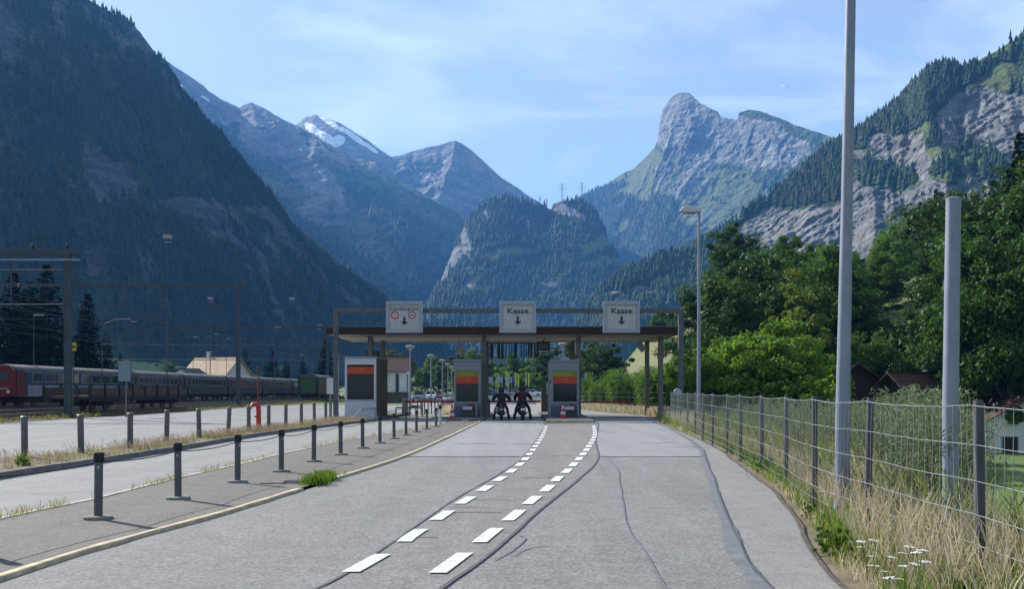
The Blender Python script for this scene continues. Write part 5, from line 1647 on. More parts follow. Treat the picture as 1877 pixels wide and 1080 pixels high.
def tree_proto(name, H, rx, zlo, nclump, per, leaf, lmat, bmat, seed, shape='round'):
    """returns (crown mesh, trunk mesh)"""
    v, f, cs = crown_mesh(name, H, rx, zlo, nclump, per, leaf, lmat, seed, shape)
    cm = np_mesh('crown', v, f, lmat)
    rnd = random.Random(seed)
    t = MB()
    r0 = H * .018
    t.tube([(0, 0, -.3), (0, 0, zlo * .5), (rnd.uniform(-.1, .1), rnd.uniform(-.1, .1), zlo), (rnd.uniform(-.2, .2), 0, H * .55), (0, .1, H * .86)], [r0 * 1.35, r0, r0 * .9, r0 * .55, r0 * .12], 9)
    for i in range(11):
        c = Vector(cs[rnd.randrange(len(cs))])
        z = zlo * .8 + (H * .6 - zlo * .8) * rnd.random()
        a = Vector((0, 0, z))
        if c.z < z: c.z = z + .3
        m = a.lerp(c, .5) + Vector((0, 0, -.12 * (c - a).length))
        t.tube([a, m, c], [r0 * .42, r0 * .25, r0 * .07], 6)
    return cm, t.mesh('trunk', bmat, True)

M_bark = plain('bark', (0.085, 0.07, 0.055), .9, 0, .4, 3, .6, (0.05, .045, .035), (3, 3, .6))
M_bark2 = plain('pale_bark', (0.30, 0.28, 0.25), .9, 0, .3, 3, .4, (0.1, .09, .08))
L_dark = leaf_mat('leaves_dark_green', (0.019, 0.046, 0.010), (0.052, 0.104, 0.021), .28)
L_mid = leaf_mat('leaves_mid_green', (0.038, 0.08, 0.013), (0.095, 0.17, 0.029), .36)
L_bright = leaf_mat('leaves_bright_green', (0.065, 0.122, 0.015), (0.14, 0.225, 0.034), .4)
L_yellow = leaf_mat('leaves_yellow_green', (0.07, 0.095, 0.022), (0.12, 0.14, 0.035), .4)
L_willow = leaf_mat('leaves_willow', (0.105, 0.14, 0.075), (0.21, 0.24, 0.15), .3, tint=(1.2, 1.3, .8))
L_reed = leaf_mat('reed_leaves', (0.06, 0.12, 0.025), (0.10, 0.17, 0.045), .35)

PROTO = {}
PROTO['broad_dark'] = (10.0,) + tree_proto('broad', 10, 4.0, 1.2, 110, 230, .115, L_dark, M_bark, 101)
PROTO['broad_dark2'] = (10.0,) + tree_proto('broad', 10, 3.5, 1.0, 100, 230, .115, L_dark, M_bark, 107, 'oval')
PROTO['broad_mid'] = (10.0,) + tree_proto('broad', 10, 3.6, .9, 110, 230, .115, L_mid, M_bark, 102, 'oval')
PROTO['broad_mid2'] = (10.0,) + tree_proto('broad', 10, 4.3, .8, 115, 230, .115, L_mid, M_bark, 108)
PROTO['bright'] = (6.0,) + tree_proto('bright', 6, 3.0, .3, 100, 150, .11, L_bright, M_bark, 103)
PROTO['slender'] = (9.0,) + tree_proto('slender', 9, 1.7, 1.0, 80, 130, .09, L_yellow, M_bark2, 104, 'oval')
PROTO['bush'] = (3.0,) + tree_proto('bush', 3, 2.0, .1, 70, 150, .075, L_mid, M_bark, 105)
PROTO['bush_bright'] = (3.0,) + tree_proto('bush', 3, 1.9, .1, 70, 150, .075, L_bright, M_bark, 106)

def fir_proto(H, seed, mat):
    g = np.random.default_rng(seed)
    cen, nr, hint, sz = [], [], [], []
    nw = 34
    for w in range(nw):
        t = w / nw
        z = H * (.06 + .93 * t)
        rad = H * .22 * (1 - t) ** .85 * (1 + .2 * g.standard_normal() * .5) + .1
        nb = int(11 - 5 * t)
        a0 = g.random() * 6.28
        for b in range(nb):
            a = a0 + 6.28 * b / nb + .3 * g.standard_normal()
            L = rad * (.75 + .4 * g.random())
            m = int(5 + 16 * (1 - t))
            s = g.random(m) ** .7
            x = np.cos(a) * L * s; y = np.sin(a) * L * s
            off = g.standard_normal((m, 3)) * .05 * H * (.25 + .5 * (1 - t)) * .4
            zz = z - .28 * L * s ** 1.4 + .06 * L
            cen.append(np.stack([x, y, zz], 1) + off)
            q = np.tile([[np.cos(a) * .25, np.sin(a) * .25, .9]], (m, 1)) + g.standard_normal((m, 3)) * .35
            nr.append(q); hint.append(np.tile([[-np.sin(a), np.cos(a), 0]], (m, 1)) + .2 * g.standard_normal((m, 3)))
            sz.append(H * (.018 + .014 * g.random(m)) * (1 - .35 * t))
    cen = np.concatenate(cen); nr = np.concatenate(nr); nr /= np.linalg.norm(nr, axis=1)[:, None]
    v, f = quads(cen, nr, np.concatenate(hint), np.concatenate(sz), .5, g)
    return np_mesh('crown', v, f, mat), MB().tube([(0, 0, -.3), (0, 0, H * .5), (0, 0, H)], [H * .016, H * .01, H * .002], 8).mesh('trunk', M_bark, True)
L_fir = leaf_mat('spruce_needles', (0.006, 0.014, 0.006), (0.015, 0.03, 0.011), .04, rough=1.0)
L_fir.node_tree.nodes['Principled BSDF'].inputs['Specular IOR Level'].default_value = 0.0
PROTO['fir'] = (15.0,) + fir_proto(15.0, 201, L_fir)
PROTO['fir2'] = (15.0,) + fir_proto(15.0, 202, L_fir)

def plant(kind, name, x, y, ztop, label, cat='tree', group=None, wide=1.0, z0=None):
    H, cm, tm = PROTO[kind]
    zb = float(ground_z(x, y)) if z0 is None else z0
    s = (ztop - zb) / H
    o = empty(name, (x, y, zb), random.uniform(0, 6.28))
    o.scale = (s * wide, s * wide, s)
    tag(o, label, cat, group)
    link('trunk', tm, o); link('crown', cm, o)
    return o
def plant_px(kind, name, px, ytop, D, label, cat='tree', group=None, wide=1.0):
    p = W(px, ytop, D)
    return plant(kind, name, p.x, D, p.z, label, cat, group, wide)

WOOD = 'broadleaf trees of the wood on the right'
plant_px('broad_dark', 'broadleaf_tree', 1388, 462, 98, 'large round dark green tree between street lamp and tall pole', 'tree', WOOD, 1.0)
plant_px('broad_dark2', 'broadleaf_tree', 1335, 545, 88, 'dark tree standing just right of the slim street lamp', 'tree', WOOD, 1.15)
plant_px('broad_mid', 'broadleaf_tree', 1510, 448, 120, 'tall mid green tree just left of the tall lamp pole', 'tree', WOOD, 1.05)
plant_px('broad_dark', 'broadleaf_tree', 1438, 520, 92, 'dark rounded tree behind the yellowish slender tree', 'tree', WOOD, 1.0)
plant_px('broad_dark2', 'broadleaf_tree', 1272, 545, 135, 'dark tree directly behind the right gantry post', 'tree', WOOD, 1.0)
plant_px('broad_mid', 'broadleaf_tree', 1215, 565, 250, 'green tree above the canopy left of the gantry post', 'tree', WOOD, 1.1)
plant_px('slender', 'slender_tree', 1462, 508, 72, 'slender yellowish tree above the bright bushes', 'tree')
plant_px('fir', 'spruce_tree', 1716, 342, 150, 'pointed dark spruce left of the cut off pole', 'tree', None, 1.0)
plant_px('fir2', 'spruce_tree', 1868, 235, 125, 'tall dark spruce at the right edge of the picture', 'tree', None, .95)
plant_px('fir', 'spruce_tree', 1555, 470, 118, 'dark spruce right behind the tall lamp pole', 'tree', None, 1.1)
k = 0
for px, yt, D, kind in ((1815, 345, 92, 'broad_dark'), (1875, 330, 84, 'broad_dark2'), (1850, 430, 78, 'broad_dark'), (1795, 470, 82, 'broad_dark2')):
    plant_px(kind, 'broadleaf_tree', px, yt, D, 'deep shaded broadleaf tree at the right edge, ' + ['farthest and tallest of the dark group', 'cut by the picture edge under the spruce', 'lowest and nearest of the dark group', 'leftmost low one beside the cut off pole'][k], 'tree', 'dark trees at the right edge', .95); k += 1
g_ = np.random.default_rng(77)
# bright bushes by the street lamp
for k, (px, yt, D) in enumerate(((1322, 650, 60), (1352, 628, 60), (1388, 612, 62), (1420, 590, 64), (1436, 625, 60), (1445, 668, 58), (1335, 620, 70), (1440, 600, 68), (1300, 668, 62))):
    plant_px('bright', 'leafy_bush', px, yt, D, 'bright green leafy bush behind the fence, ' + ['just right of the street lamp', 'second right of the street lamp', 'third right of the street lamp, tall', 'tallest, below the slender yellowish tree', 'low in front of the slender tree', 'beside the chalet roof', 'behind the street lamp bushes, dark gap below', 'rearmost near the tall lamp pole', 'lowest, touching the street lamp'][k], 'bush', 'bright bushes by the street lamp', random.uniform(.85, 1.1))
# wood on the slope
pts = []
for i in range(2600):
    px = g_.uniform(1270, 2060); D = g_.uniform(98, 330)
    x = (px - CX) / FPX * D
    z = float(ground_z(x, D))
    py = HY - (z - CAMH) / D * FPX
    if x < 36 and D < 128: continue
    if any((x - a) ** 2 + (D - b) ** 2 < (4.6 + D * .012) ** 2 for a, b in pts): continue
    # clearings of grass on the slope
    if (1575 < px < 1680 and 500 < py < 600) or (1790 < px < 1870 and 470 < py < 540 and D > 140): 
        if g_.random() < .8: continue
    if px < 1330 and D > 140: continue
    pts.append((x, D))
    if len(pts) > 150: break
for x, D in pts:
    kind = g_.choice(['broad_mid', 'broad_mid2', 'broad_dark', 'broad_dark2', 'bush', 'fir'], p=[.25, .25, .1, .08, .27, .05])
    hh = g_.uniform(7, 13) if kind != 'bush' else g_.uniform(4.5, 7)
    if kind == 'fir':
        plant('fir', 'spruce_tree', x, D, float(ground_z(x, D)) + hh * 1.2, 'dark spruce among the broadleaf trees of the right hand wood', 'tree', 'spruces in the right hand wood')
    else:
        nm = 'leafy_bush' if kind == 'bush' else 'broadleaf_tree'
        plant(kind, nm, x, D, float(ground_z(x, D)) + hh, 'green bush in the dense wood on the right slope' if kind == 'bush' else 'broadleaf tree in the dense wood on the right slope', 'bush' if kind == 'bush' else 'tree', 'bushes in the right hand wood' if kind == 'bush' else WOOD + ' slope', g_.uniform(.85, 1.2))
# undergrowth behind the houses and along the fence line
for px, yt, D, kd in ((1112, 632, 135, 'broad_dark'), (1080, 634, 140, 'broad_dark2'), (1232, 676, 100, 'bush'), (1226, 690, 82, 'bush'), (1262, 655, 75, 'bush')):
    plant_px(kd, 'leafy_bush' if kd == 'bush' else 'broadleaf_tree', px, yt, D, 'green %s seen through the right half of the toll station' % ('bush' if kd == 'bush' else 'tree'), 'bush' if kd == 'bush' else 'tree', 'greenery seen below the canopy')
for i in range(16):
    px = 1540 + 22 * i + g_.uniform(-8, 8); D = g_.uniform(94, 104)
    plant_px('bush' if i % 2 else 'broad_mid2', 'leafy_bush' if i % 2 else 'broadleaf_tree', px, g_.uniform(600, 655), D, ('green bush' if i % 2 else 'low green tree') + ' crowding behind the dark chalets', 'bush' if i % 2 else 'tree', 'greenery behind the chalets')
# middle distance behind the toll station
for px, yt, D, kd in ((905, 655, 262, 'broad_mid2'), (935, 648, 258, 'broad_mid'), (960, 652, 262, 'broad_mid2'), (985, 645, 258, 'broad_mid'), (1005, 640, 200, 'broad_dark'), (1040, 632, 190, 'broad_dark2'), (1065, 640, 170, 'broad_mid'),
                      (918, 676, 246, 'bush_bright'), (948, 678, 245, 'bush_bright'), (974, 676, 246, 'bush_bright'), (1002, 680, 240, 'bush_bright')):
    plant_px(kd, 'leafy_bush' if 'bush' in kd else 'broadleaf_tree', px, yt, D, ('bright bush behind the lime flags' if 'bush' in kd else 'green tree behind the lime flags beyond the canopy'), 'bush' if 'bush' in kd else 'tree', 'greenery behind the lime flags')
for px, yt, D, kd in ((860, 640, 190, 'broad_mid'), (845, 648, 200, 'broad_dark2'), (872, 646, 180, 'broad_dark'), (795, 652, 260, 'broad_mid'), (715, 640, 200, 'broad_mid'), (735, 650, 210, 'broad_mid2'), (772, 668, 250, 'bush'), (818, 660, 230, 'broad_dark')):
    plant_px(kd, 'broadleaf_tree', px, yt, D, 'green tree behind the bowl lamps beyond the left lanes', 'tree', 'trees behind the bowl lamps')
# dark firs beyond the railway
for px, yt, D, lab in ((25, 492, 128, 'broad dark fir at the left edge behind the railcar'), (85, 478, 125, 'tall dark fir beside the nearest catenary post'), (55, 510, 135, 'dark fir between the two tall firs at the left edge'), (160, 534, 132, 'single pointed fir right of the nearest catenary post'),
                       (-30, 470, 120, 'dark fir half outside the left edge'), (500, 640, 260, 'small fir behind the train left of the far mast'), (450, 640, 270, 'small fir beside the tan roofed house'), (597, 618, 180, 'dark fir left of the gantry post'), (555, 655, 230, 'little fir above the green wagon'), (525, 655, 240, 'little fir behind the rust red carriage')):
    plant_px('fir' if px % 2 else 'fir2', 'fir_tree', px, yt, D, lab, 'tree', 'firs beyond the railway', 1.25)
vx = []
for i in range(70):
    x = g_.uniform(-240, -75); D = g_.uniform(230, 420)
    if -95 < x < -55 and D < 300: continue
    plant(g_.choice(['fir', 'fir2', 'broad_dark']), 'valley_tree', x, D, float(ground_z(x, D)) + g_.uniform(9, 17), 'dark tree on the shaded valley floor beyond the station', 'tree', 'trees beyond the station')

# ---- willows and tall reeds behind the fence
def willow_mesh(seed, H=2.6, stems=16, per=85, leaf=.055, mat=None, spread=.7):
    g = np.random.default_rng(seed)
    cen, nr, hint, sz = [], [], [], []
    st = MB()
    for s in range(stems):
        a = g.random() * 6.28; r0 = g.random() * .35; tip = g.random() * spread
        h = H * (.55 + .45 * g.random())
        p0 = np.array([np.cos(a) * r0, np.sin(a) * r0, 0]); p1 = np.array([np.cos(a) * (r0 + tip), np.sin(a) * (r0 + tip), h])
        mid = (p0 + p1) / 2 + [0, 0, h * .08]
        st.tube([p0, mid, p1], [.014, .009, .003], 4, False)
        t = .18 + .82 * g.random(per) ** .8
        q = ((1 - t) ** 2)[:, None] * p0 + (2 * t * (1 - t))[:, None] * mid + (t ** 2)[:, None] * p1
        d = g.standard_normal((per, 3)); d[:, 2] = np.abs(d[:, 2]) * .8 + .25; d /= np.linalg.norm(d, axis=1)[:, None]
        cen.append(q + d * leaf * (1 + 1.6 * g.random(per))[:, None])
        hint.append(np.cross(d, g.standard_normal((per, 3))))
        n_ = np.cross(d, hint[-1]); n_ /= np.linalg.norm(n_, axis=1)[:, None]
        nr.append(n_); sz.append(leaf * (.7 + .7 * g.random(per)))
    cen = np.concatenate(cen); nr = np.concatenate(nr)
    v, f = quads(cen, nr, np.concatenate(hint), np.concatenate(sz), .2, g)
    # leaf axis runs along hint x nrm, so swap aspect: long along the twig direction
    return np_mesh('foliage', v, f, mat or L_willow), st.mesh('stems', M_bark)
WIL = [willow_mesh(301 + k) for k in range(4)]
def willow(x, y, h, label, group):
    f, s = random.choice(WIL)
    o = empty('willow_shrub', (x, y, float(ground_z(x, y)) - .05), random.uniform(0, 6.28))
    k = h / 2.6
    o.scale = (k * random.uniform(.95, 1.25),) * 2 + (k,)
    tag(o, label, 'shrub', group)
    link('foliage', f, o); link('stems', s, o)
cand = []
for i in range(2500):
    y = g_.uniform(9.0, 36); d = g_.uniform(.55, 5.5)
    x = float(fence_x(y)) + d
    px = CX + x / y * FPX
    if px > 1742: continue
    if any((x - a) ** 2 + (y - b) ** 2 < .42 ** 2 for a, b in cand): continue
    cand.append((x, y))
    if len(cand) >= 170: break
for x, y in cand:
    zb = float(ground_z(x, y))
    px = CX + x / y * FPX
    top = g_.uniform(1.2, 1.75) if 1645 < px < 1735 else g_.uniform(.95, 1.4)
    willow(x, y, max(1.0, top - zb), 'silvery willow shrub in the thicket right behind the mesh fence', 'willow thicket behind the fence')
# reeds beyond the canopy
RD = [willow_mesh(321 + k, 2.6, 26, 60, .09, L_reed, .5) for k in range(2)]
for i in range(60):
    y = 74 + g_.uniform(0, 30); x = float(np.interp(y, [74, 79, 95, 110], [9.6, 8.8, 7.0, 6.6])) + g_.uniform(0, 7)
    f, s = RD[i % 2]
    o = empty('reed_clump', (x, y, float(ground_z(x, y))), random.uniform(0, 6.28)); o.scale = (1.3, 1.3, random.uniform(.95, 1.4))
    tag(o, 'tall green reed clump behind the far wire fence', 'reeds', 'reeds beyond the toll station')
    link('foliage', f, o); link('stems', s, o)

# ---- grasses
def grass(name, pts, hlo, hhi, w, mat, label, bend=.35, seed=1, head=False):
    g = np.random.default_rng(seed)
    p = np.asarray(pts, float); n = len(p)
    h = hlo + (hhi - hlo) * g.random(n) ** 1.5
    a = g.random(n) * 6.283; b = g.random(n) * 6.283
    dx, dy = np.cos(a), np.sin(a)
    wx, wy = np.cos(b) * w, np.sin(b) * w
    bd = bend * h * (.3 + g.random(n))
    def P(t, ww):
        cx, cy_, cz = p[:, 0] + dx * bd * t * t, p[:, 1] + dy * bd * t * t, p[:, 2] + h * t * (1 - .15 * t)
        return np.stack([cx - wx * ww, cy_ - wy * ww, cz], 1), np.stack([cx + wx * ww, cy_ + wy * ww, cz], 1)
    ws = [1.0, .8, .7, .1] if not head else [.5, .4, 1.5, .3]
    rows = [q for t, ww in zip((0, .45, .8, 1.0), ws) for q in P(t, ww)]
    v = np.stack(rows, 1)                    # n, 8, 3
    off = np.arange(n)[:, None] * 8
    f = np.concatenate([off + np.array([[2 * k, 2 * k + 1, 2 * k + 3, 2 * k + 2]]) for k in range(3)])
    me = np_mesh(name, v.reshape(-1, 3), f, mat)
    o = link(name, me); tag(o, label, 'grass', kind='stuff')
    return o
G_dry = leaf_mat('dry_grass', (0.40, 0.335, 0.215), (0.66, 0.585, 0.43), .35, None, 3.0, tint=(1.1, 1.05, .9))
G_green = leaf_mat('green_grass', (0.07, 0.12, 0.02), (0.14, 0.19, 0.04), .35, None, 2.0)
G_pink = leaf_mat('pinkish_dry_grass', (0.27, 0.195, 0.14), (0.42, 0.32, 0.24), .3, None, 2.0, tint=(1.1, 1.05, .9))
def scatter(n, ylo, yhi, xf, seed, near=1.6):
    g = np.random.default_rng(seed)
    t = g.random(n) ** near
    y = ylo + (yhi - ylo) * t
    x = xf(y, g)
    return np.stack([x, y, np.maximum(ground_z(x, y), -4)], 1)
def patchy(p, sc, thr, seed):
    k = fbm(p[:, 0] / sc, p[:, 1] / sc, 3, seed) + np.random.default_rng(seed).random(len(p)) * .4
    return p[k > thr]
verge_x = lambda y, g: at_y(RO, y) + .12 + (fence_x(y) + 1.3 - at_y(RO, y)) * g.random(len(y)) ** .8
p = scatter(38000, 4.5, 58, verge_x, 1, 1.8)
dist = p[:, 0] - at_y(RO, p[:, 1])
near_edge = dist < .35
grass('dry_grass_verge', patchy(p[~near_edge], 1.2, -.05, 3), .2, .85, .0034, G_dry, 'tall dry straw coloured grass along the foot of the mesh fence', .3, 11, True)
grass('dry_grass_edge', patchy(p[near_edge], .6, -.1, 4), .05, .25, .004, G_dry, 'short dry grass along the broken right road edge', .5, 12)
p = scatter(42000, 4.5, 58, verge_x, 2, 1.7)
grass('green_grass_verge', patchy(p, .8, .0, 5), .1, .5, .0055, G_green, 'green weeds mixed into the right verge', .45, 13)
def clear_meadow(p):
    px = CX + p[:, 0] / p[:, 1] * FPX
    return p[(px < 1740) | (p[:, 0] - fence_x(p[:, 1]) < .7) | (p[:, 1] < 8)]
beh = lambda y, g: fence_x(y) + .3 + 7.5 * g.random(len(y)) ** 1.2
p = clear_meadow(scatter(62000, 5, 40, beh, 3, 1.4))
grass('green_grass_bank', patchy(p, 1.5, -.1, 6), .3, 1.15, .006, leaf_mat('bank_grass', (0.12, 0.165, 0.06), (0.23, 0.27, 0.12), .35, None, 1.5), 'tall green grass on the bank behind the mesh fence', .35, 14, True)
p = clear_meadow(scatter(16000, 5, 30, beh, 8, 1.4))
grass('dry_grass_bank', patchy(p, 1.0, .1, 7), .4, 1.15, .004, G_dry, 'dry grass stalks on the bank behind the fence', .3, 15, True)
vg = lambda y, g: at_y(SF, y) - .15 - (at_y(SF, y) - at_y(GB, y)) * .95 * g.random(len(y))
def on_verge(p):
    p = p.copy(); p[:, 2] = .085; return p
p = on_verge(scatter(15000, 15, 54, vg, 4, 1.3))
grass('pink_grass_strip', patchy(p, 1.3, .05, 8), .05, .33, .0045, G_pink, 'short pinkish dry grass on the verge with the grey posts', .4, 16, True)
p = on_verge(scatter(9000, 15, 54, vg, 5, 1.3))
grass('green_grass_strip', patchy(p, 1.0, .18, 9), .04, .2, .006, leaf_mat('verge_grass', (0.11, 0.12, 0.03), (0.2, 0.19, 0.06), .35, None, 2.0), 'olive green grass tufts on the verge with the grey posts', .45, 17)
# weeds in the joint between side road and island
wj = lambda y, g: at_y(SN, y) + .03 + .06 * g.standard_normal(len(y))
p = scatter(2600, 9, 46, wj, 6, 1.3); p[:, 2] = .03
grass('joint_weeds', patchy(p, .5, .25, 10), .03, .16, .006, leaf_mat('joint_weed_leaves', (0.2, 0.17, 0.08), (0.33, 0.28, 0.14), .3), 'sparse dry weeds in the joint beside the side road', .5, 18)
# grass tufts at the drain
for k, (px, py, n, r) in enumerate(((577, 890, 420, .22), (596, 882, 500, .2))):
    c = G(px, py)
    g = np.random.default_rng(60 + k)
    q = np.stack([c.x + r * g.standard_normal(n) * .5, c.y + r * g.standard_normal(n) * .8, np.full(n, .02)], 1)
    grass('grass_tuft', q, .08, .24, .008, L_bright, 'fresh green grass tuft at the gap in the yellow kerb, %s one' % ('left' if k == 0 else 'right'), .6, 61 + k)
# leafy weed clumps
for px, py, D, h, lab in ((1405, 870, None, .36, 'low bright green weed at the bend of the right road edge'), (42, 862, None, .34, 'low leafy weed at the left end of the grass verge')):
    c = G(px, py)
    plant('bush_bright', 'leafy_weed', c.x, c.y, h, lab, 'weed', None, .75, 0.0)
for k in range(16):
    y = g_.uniform(7.2, 30); x = float(at_y(RO, y)) + g_.uniform(.12, .75)
    plant('bush_bright' if k % 2 else 'bush', 'leafy_weed', x, y, g_.uniform(.12, .3), 'low leafy weed growing in the dry grass of the right verge', 'weed', 'weeds on the right verge', g_.uniform(.6, .9), -.02)
# dry bank beyond the booths
bk = lambda y, g: np.interp(y, [66, 120], [-4.7, -5.3]) + 1.9 * g.random(len(y))
p = scatter(6000, 67, 118, bk, 9, 1.2); p[:, 2] = .0
grass('dry_grass_lane', p, .2, .75, .02, G_dry, 'dry grass bank between the lanes beyond the booths', .3, 19)
bk = lambda y, g: np.interp(y, [68, 100, 120], [2.6, 3.2, 2.5]) + 1.3 * g.random(len(y))
p = scatter(5000, 68, 115, bk, 10, 1.2); p[:, 2] = .0
grass('dry_grass_lane', p, .2, .7, .02, G_dry, 'dry grass behind the right booth', .3, 20)
bk = lambda y, g: np.interp(y, [60, 69, 79, 95, 110], [8.9, 8.1, 6.4, 4.9, 4.7]) + 1.9 * g.random(len(y))
p = scatter(7000, 60, 100, bk, 12, 1.2); p[:, 2] = np.maximum(ground_z(p[:, 0], p[:, 1]), -.1)
grass('dry_grass_lane', p, .2, .8, .02, G_dry, 'dry grass beside the far wire fence', .3, 21)
trk = lambda y, g: -24.7 - 1.4 * g.random(len(y))
p = scatter(5000, 40, 190, trk, 13, 1.2); p[:, 2] = .03
grass('dry_grass_track', patchy(p, 3, .05, 12), .06, .4, .02, leaf_mat('track_weeds', (0.12, 0.11, 0.03), (0.22, 0.19, 0.07), .3), 'weeds along the edge of the railway bed', .4, 22)

# ---- white umbel flowers
M_umbel = plain('white_blossom', (0.78, 0.78, 0.72), .8, 0, .1, 20)
M_stemg = plain('green_stem', (0.10, 0.16, 0.05), .7, 0, .2, 10)
def umbel(seed, h):
    rnd = random.Random(seed)
    st, fl = MB(), MB()
    st.tube([(0, 0, 0), (.02, .01, h * .6), (.05, 0, h)], [.004, .0035, .003], 5)
    R0 = .036
    for i in range(30):
        a, r = rnd.random() * 6.28, R0 * math.sqrt(rnd.random())
        c = Vector((.05 + r * math.cos(a), r * math.sin(a), h + .03 - r * .25))
        if i % 3 == 0: st.tube([(.05, 0, h), c], [.0015, .001], 3, False)
        fl.lathe([(.001, -.002), (.006, 0), (.001, .003)], c, 6)
    return st.mesh('stem', M_stemg), fl.mesh('umbel', M_umbel)
UM = [umbel(k, .5) for k in range(3)]
fl_px = [(1608, 988, .3), (1594, 1003, .28), (1648, 1000, .42), (1640, 1014, .35), (1617, 1017, .3), (1600, 1018, .22), (1612, 1036, .24), (1624, 1048, .25), (1650, 1037, .4), (1655, 1030, .38), (1672, 1010, .5), (1662, 1062, .3), (1635, 1060, .25), (1590, 990, .34), (1680, 1030, .4), (1505, 900, .3), (1362, 815, .35), (1555, 930, .3), (1370, 845, .3), (1700, 1015, .5)]
for k, (px, py, h) in enumerate(fl_px):
    z = h
    D = (CAMH - z) * FPX / (py - HY)
    x = (px - CX) / FPX * D
    s, f = UM[k % 3]
    o = empty('wild_carrot', (x, D, -.02), random.uniform(0, 6.28)); o.scale = (1.15, 1.15, h / .5)
    o.rotation_euler = (random.uniform(-.15, .15), random.uniform(-.15, .15), random.uniform(0, 6))
    lab = 'flat white umbel flower in the dry grass at the lower right' if k < 15 or k == 19 else 'lone white umbel flower farther back along the right verge'
    tag(o, lab, 'flower', 'white umbel flowers near the camera' if 'lower right' in lab else 'white umbel flowers farther back')
    link('stem', s, o); link('umbel', f, o)

# ---- chalets and white house below the road
house('chalet', (W(1572, 700, 86).x, 89, -2.5), 5.4, 5.6, 4.3, 1.9, R(90), 'dark timber chalet with a grey brown roof left of the tall lamp pole', M_wood, M_brroof, [('r', 0, 2.6, 1.0, 1.0), ('r', 1.6, 2.6, .8, 1.0), ('f', 0, 2.5, 1.0, 1.0)], [(1.5, 1.0, 2.0)], .6, None, 'chalet')
house('chalet', (W(1540, 700, 90).x, 95, -2.6), 8.0, 4.5, 4.5, 1.2, R(0), 'low timber wing with brown roof behind the chalet by the tall pole', M_wood, M_brroof, [('f', -2, 2.8, 1.0, 1.0)], [], .5, None, 'chalet')
house('chalet', (W(1715, 700, 80).x, 83, -2.6), 5.0, 5.0, 3.7, 1.8, R(18), 'dark chalet with reddish brown roof left of the cut off pole', M_wood, M_brroof, [('f', -1, 2.5, .9, 1.0), ('f', 1, 2.5, .9, 1.0), ('l', 0, 2.5, .9, 1.0)], [], .7, (1.2, .4, .8), 'chalet')
house('white_house', (W(1852, 780, 74).x + 1.6, 78.5, -3.3), 8, 6.4, 2.6, 1.7, R(90), 'white gabled house standing in the bright meadow at the right edge', M_wallw, M_brroof, [('l', -1.2, 1.7, .9, .8), ('l', 1.4, .9, 1.2, 1.4)], [], .35, None, 'house')
# ================================================================== BEYOND THE TOLL STATION
def bowl_lamp(x, y, h, label):
    l = empty('bowl_lamp', (x, y, 0)); tag(l, label, 'street lamp', 'bowl headed lamps beyond the booths')
    MB().tube([(0, 0, 0), (0, 0, h)], [.09, .06], 10).build('pole', M_galv, l, True)
    MB().lathe([(.07, 0), (.09, .1), (.22, .3), (.40, .42), (.39, .46)], (0, 0, h - .1), 16).build('bowl', M_lamphead, l, True)
    MB().lathe([(.40, 0), (.32, .05), (.08, .09)], (0, 0, h + .38), 16).build('lid', M_lamphead, l, True)
for k, (px, D) in enumerate(((752, 85), (790, 107), (811, 124), (821, 142), (828, 160), (834, 182))):
    bowl_lamp((px - CX) / FPX * D, D, 4.85, 'lamp with a wide bowl head, %s in the row beyond the left lanes' % ORD[k])
bowl_lamp((1032 - CX) / FPX * 86, 86, 5.1, 'single bowl lamp whose head shows above the right booth')

def car_meshes():
    """half section stations along y (length 4.2 m); front is -y"""
    st = [(-2.1, .35, .62, .66, .66), (-2.0, .28, .66, .80, .76), (-1.3, .24, .80, .88, .86), (-.75, .22, .86, .92, .88), (.2, .22, .88, .94, .88), (1.3, .22, .88, .96, .88), (1.85, .28, .86, .96, .86), (2.1, .4, .62, .9, .8)]
    body = MB(); vs, fs = [], []
    for y, z0, zs, z1, hw in st:
        pr = [(-hw * .92, z0), (-hw, (z0 + zs) / 2), (-hw, zs), (-hw * .93, z1), (0, z1 + .03), (hw * .93, z1), (hw, zs), (hw, (z0 + zs) / 2), (hw * .92, z0)]
        vs += [(x, y, z) for x, z in pr]
    n = 9
    for i in range(len(st) - 1):
        for k in range(n):
            k2 = (k + 1) % n
            fs.append((i * n + k, (i + 1) * n + k, (i + 1) * n + k2, i * n + k2))
    fs += [tuple(range(n)), tuple(reversed(range((len(st) - 1) * n, len(st) * n)))]
    body.add(vs, fs)
    cab = MB()
    cab.add([(-.80, -.85, .9), (.80, -.85, .9), (.82, 1.75, .95), (-.82, 1.75, .95), (-.62, -.15, 1.43), (.62, -.15, 1.43), (.64, 1.35, 1.46), (-.64, 1.35, 1.46)],
            [(0, 1, 5, 4), (1, 2, 6, 5), (2, 3, 7, 6), (3, 0, 4, 7), (4, 5, 6, 7)])
    roof = MB().box((0, .6, 1.465), (1.26, 1.55, .05))
    return body, cab, roof
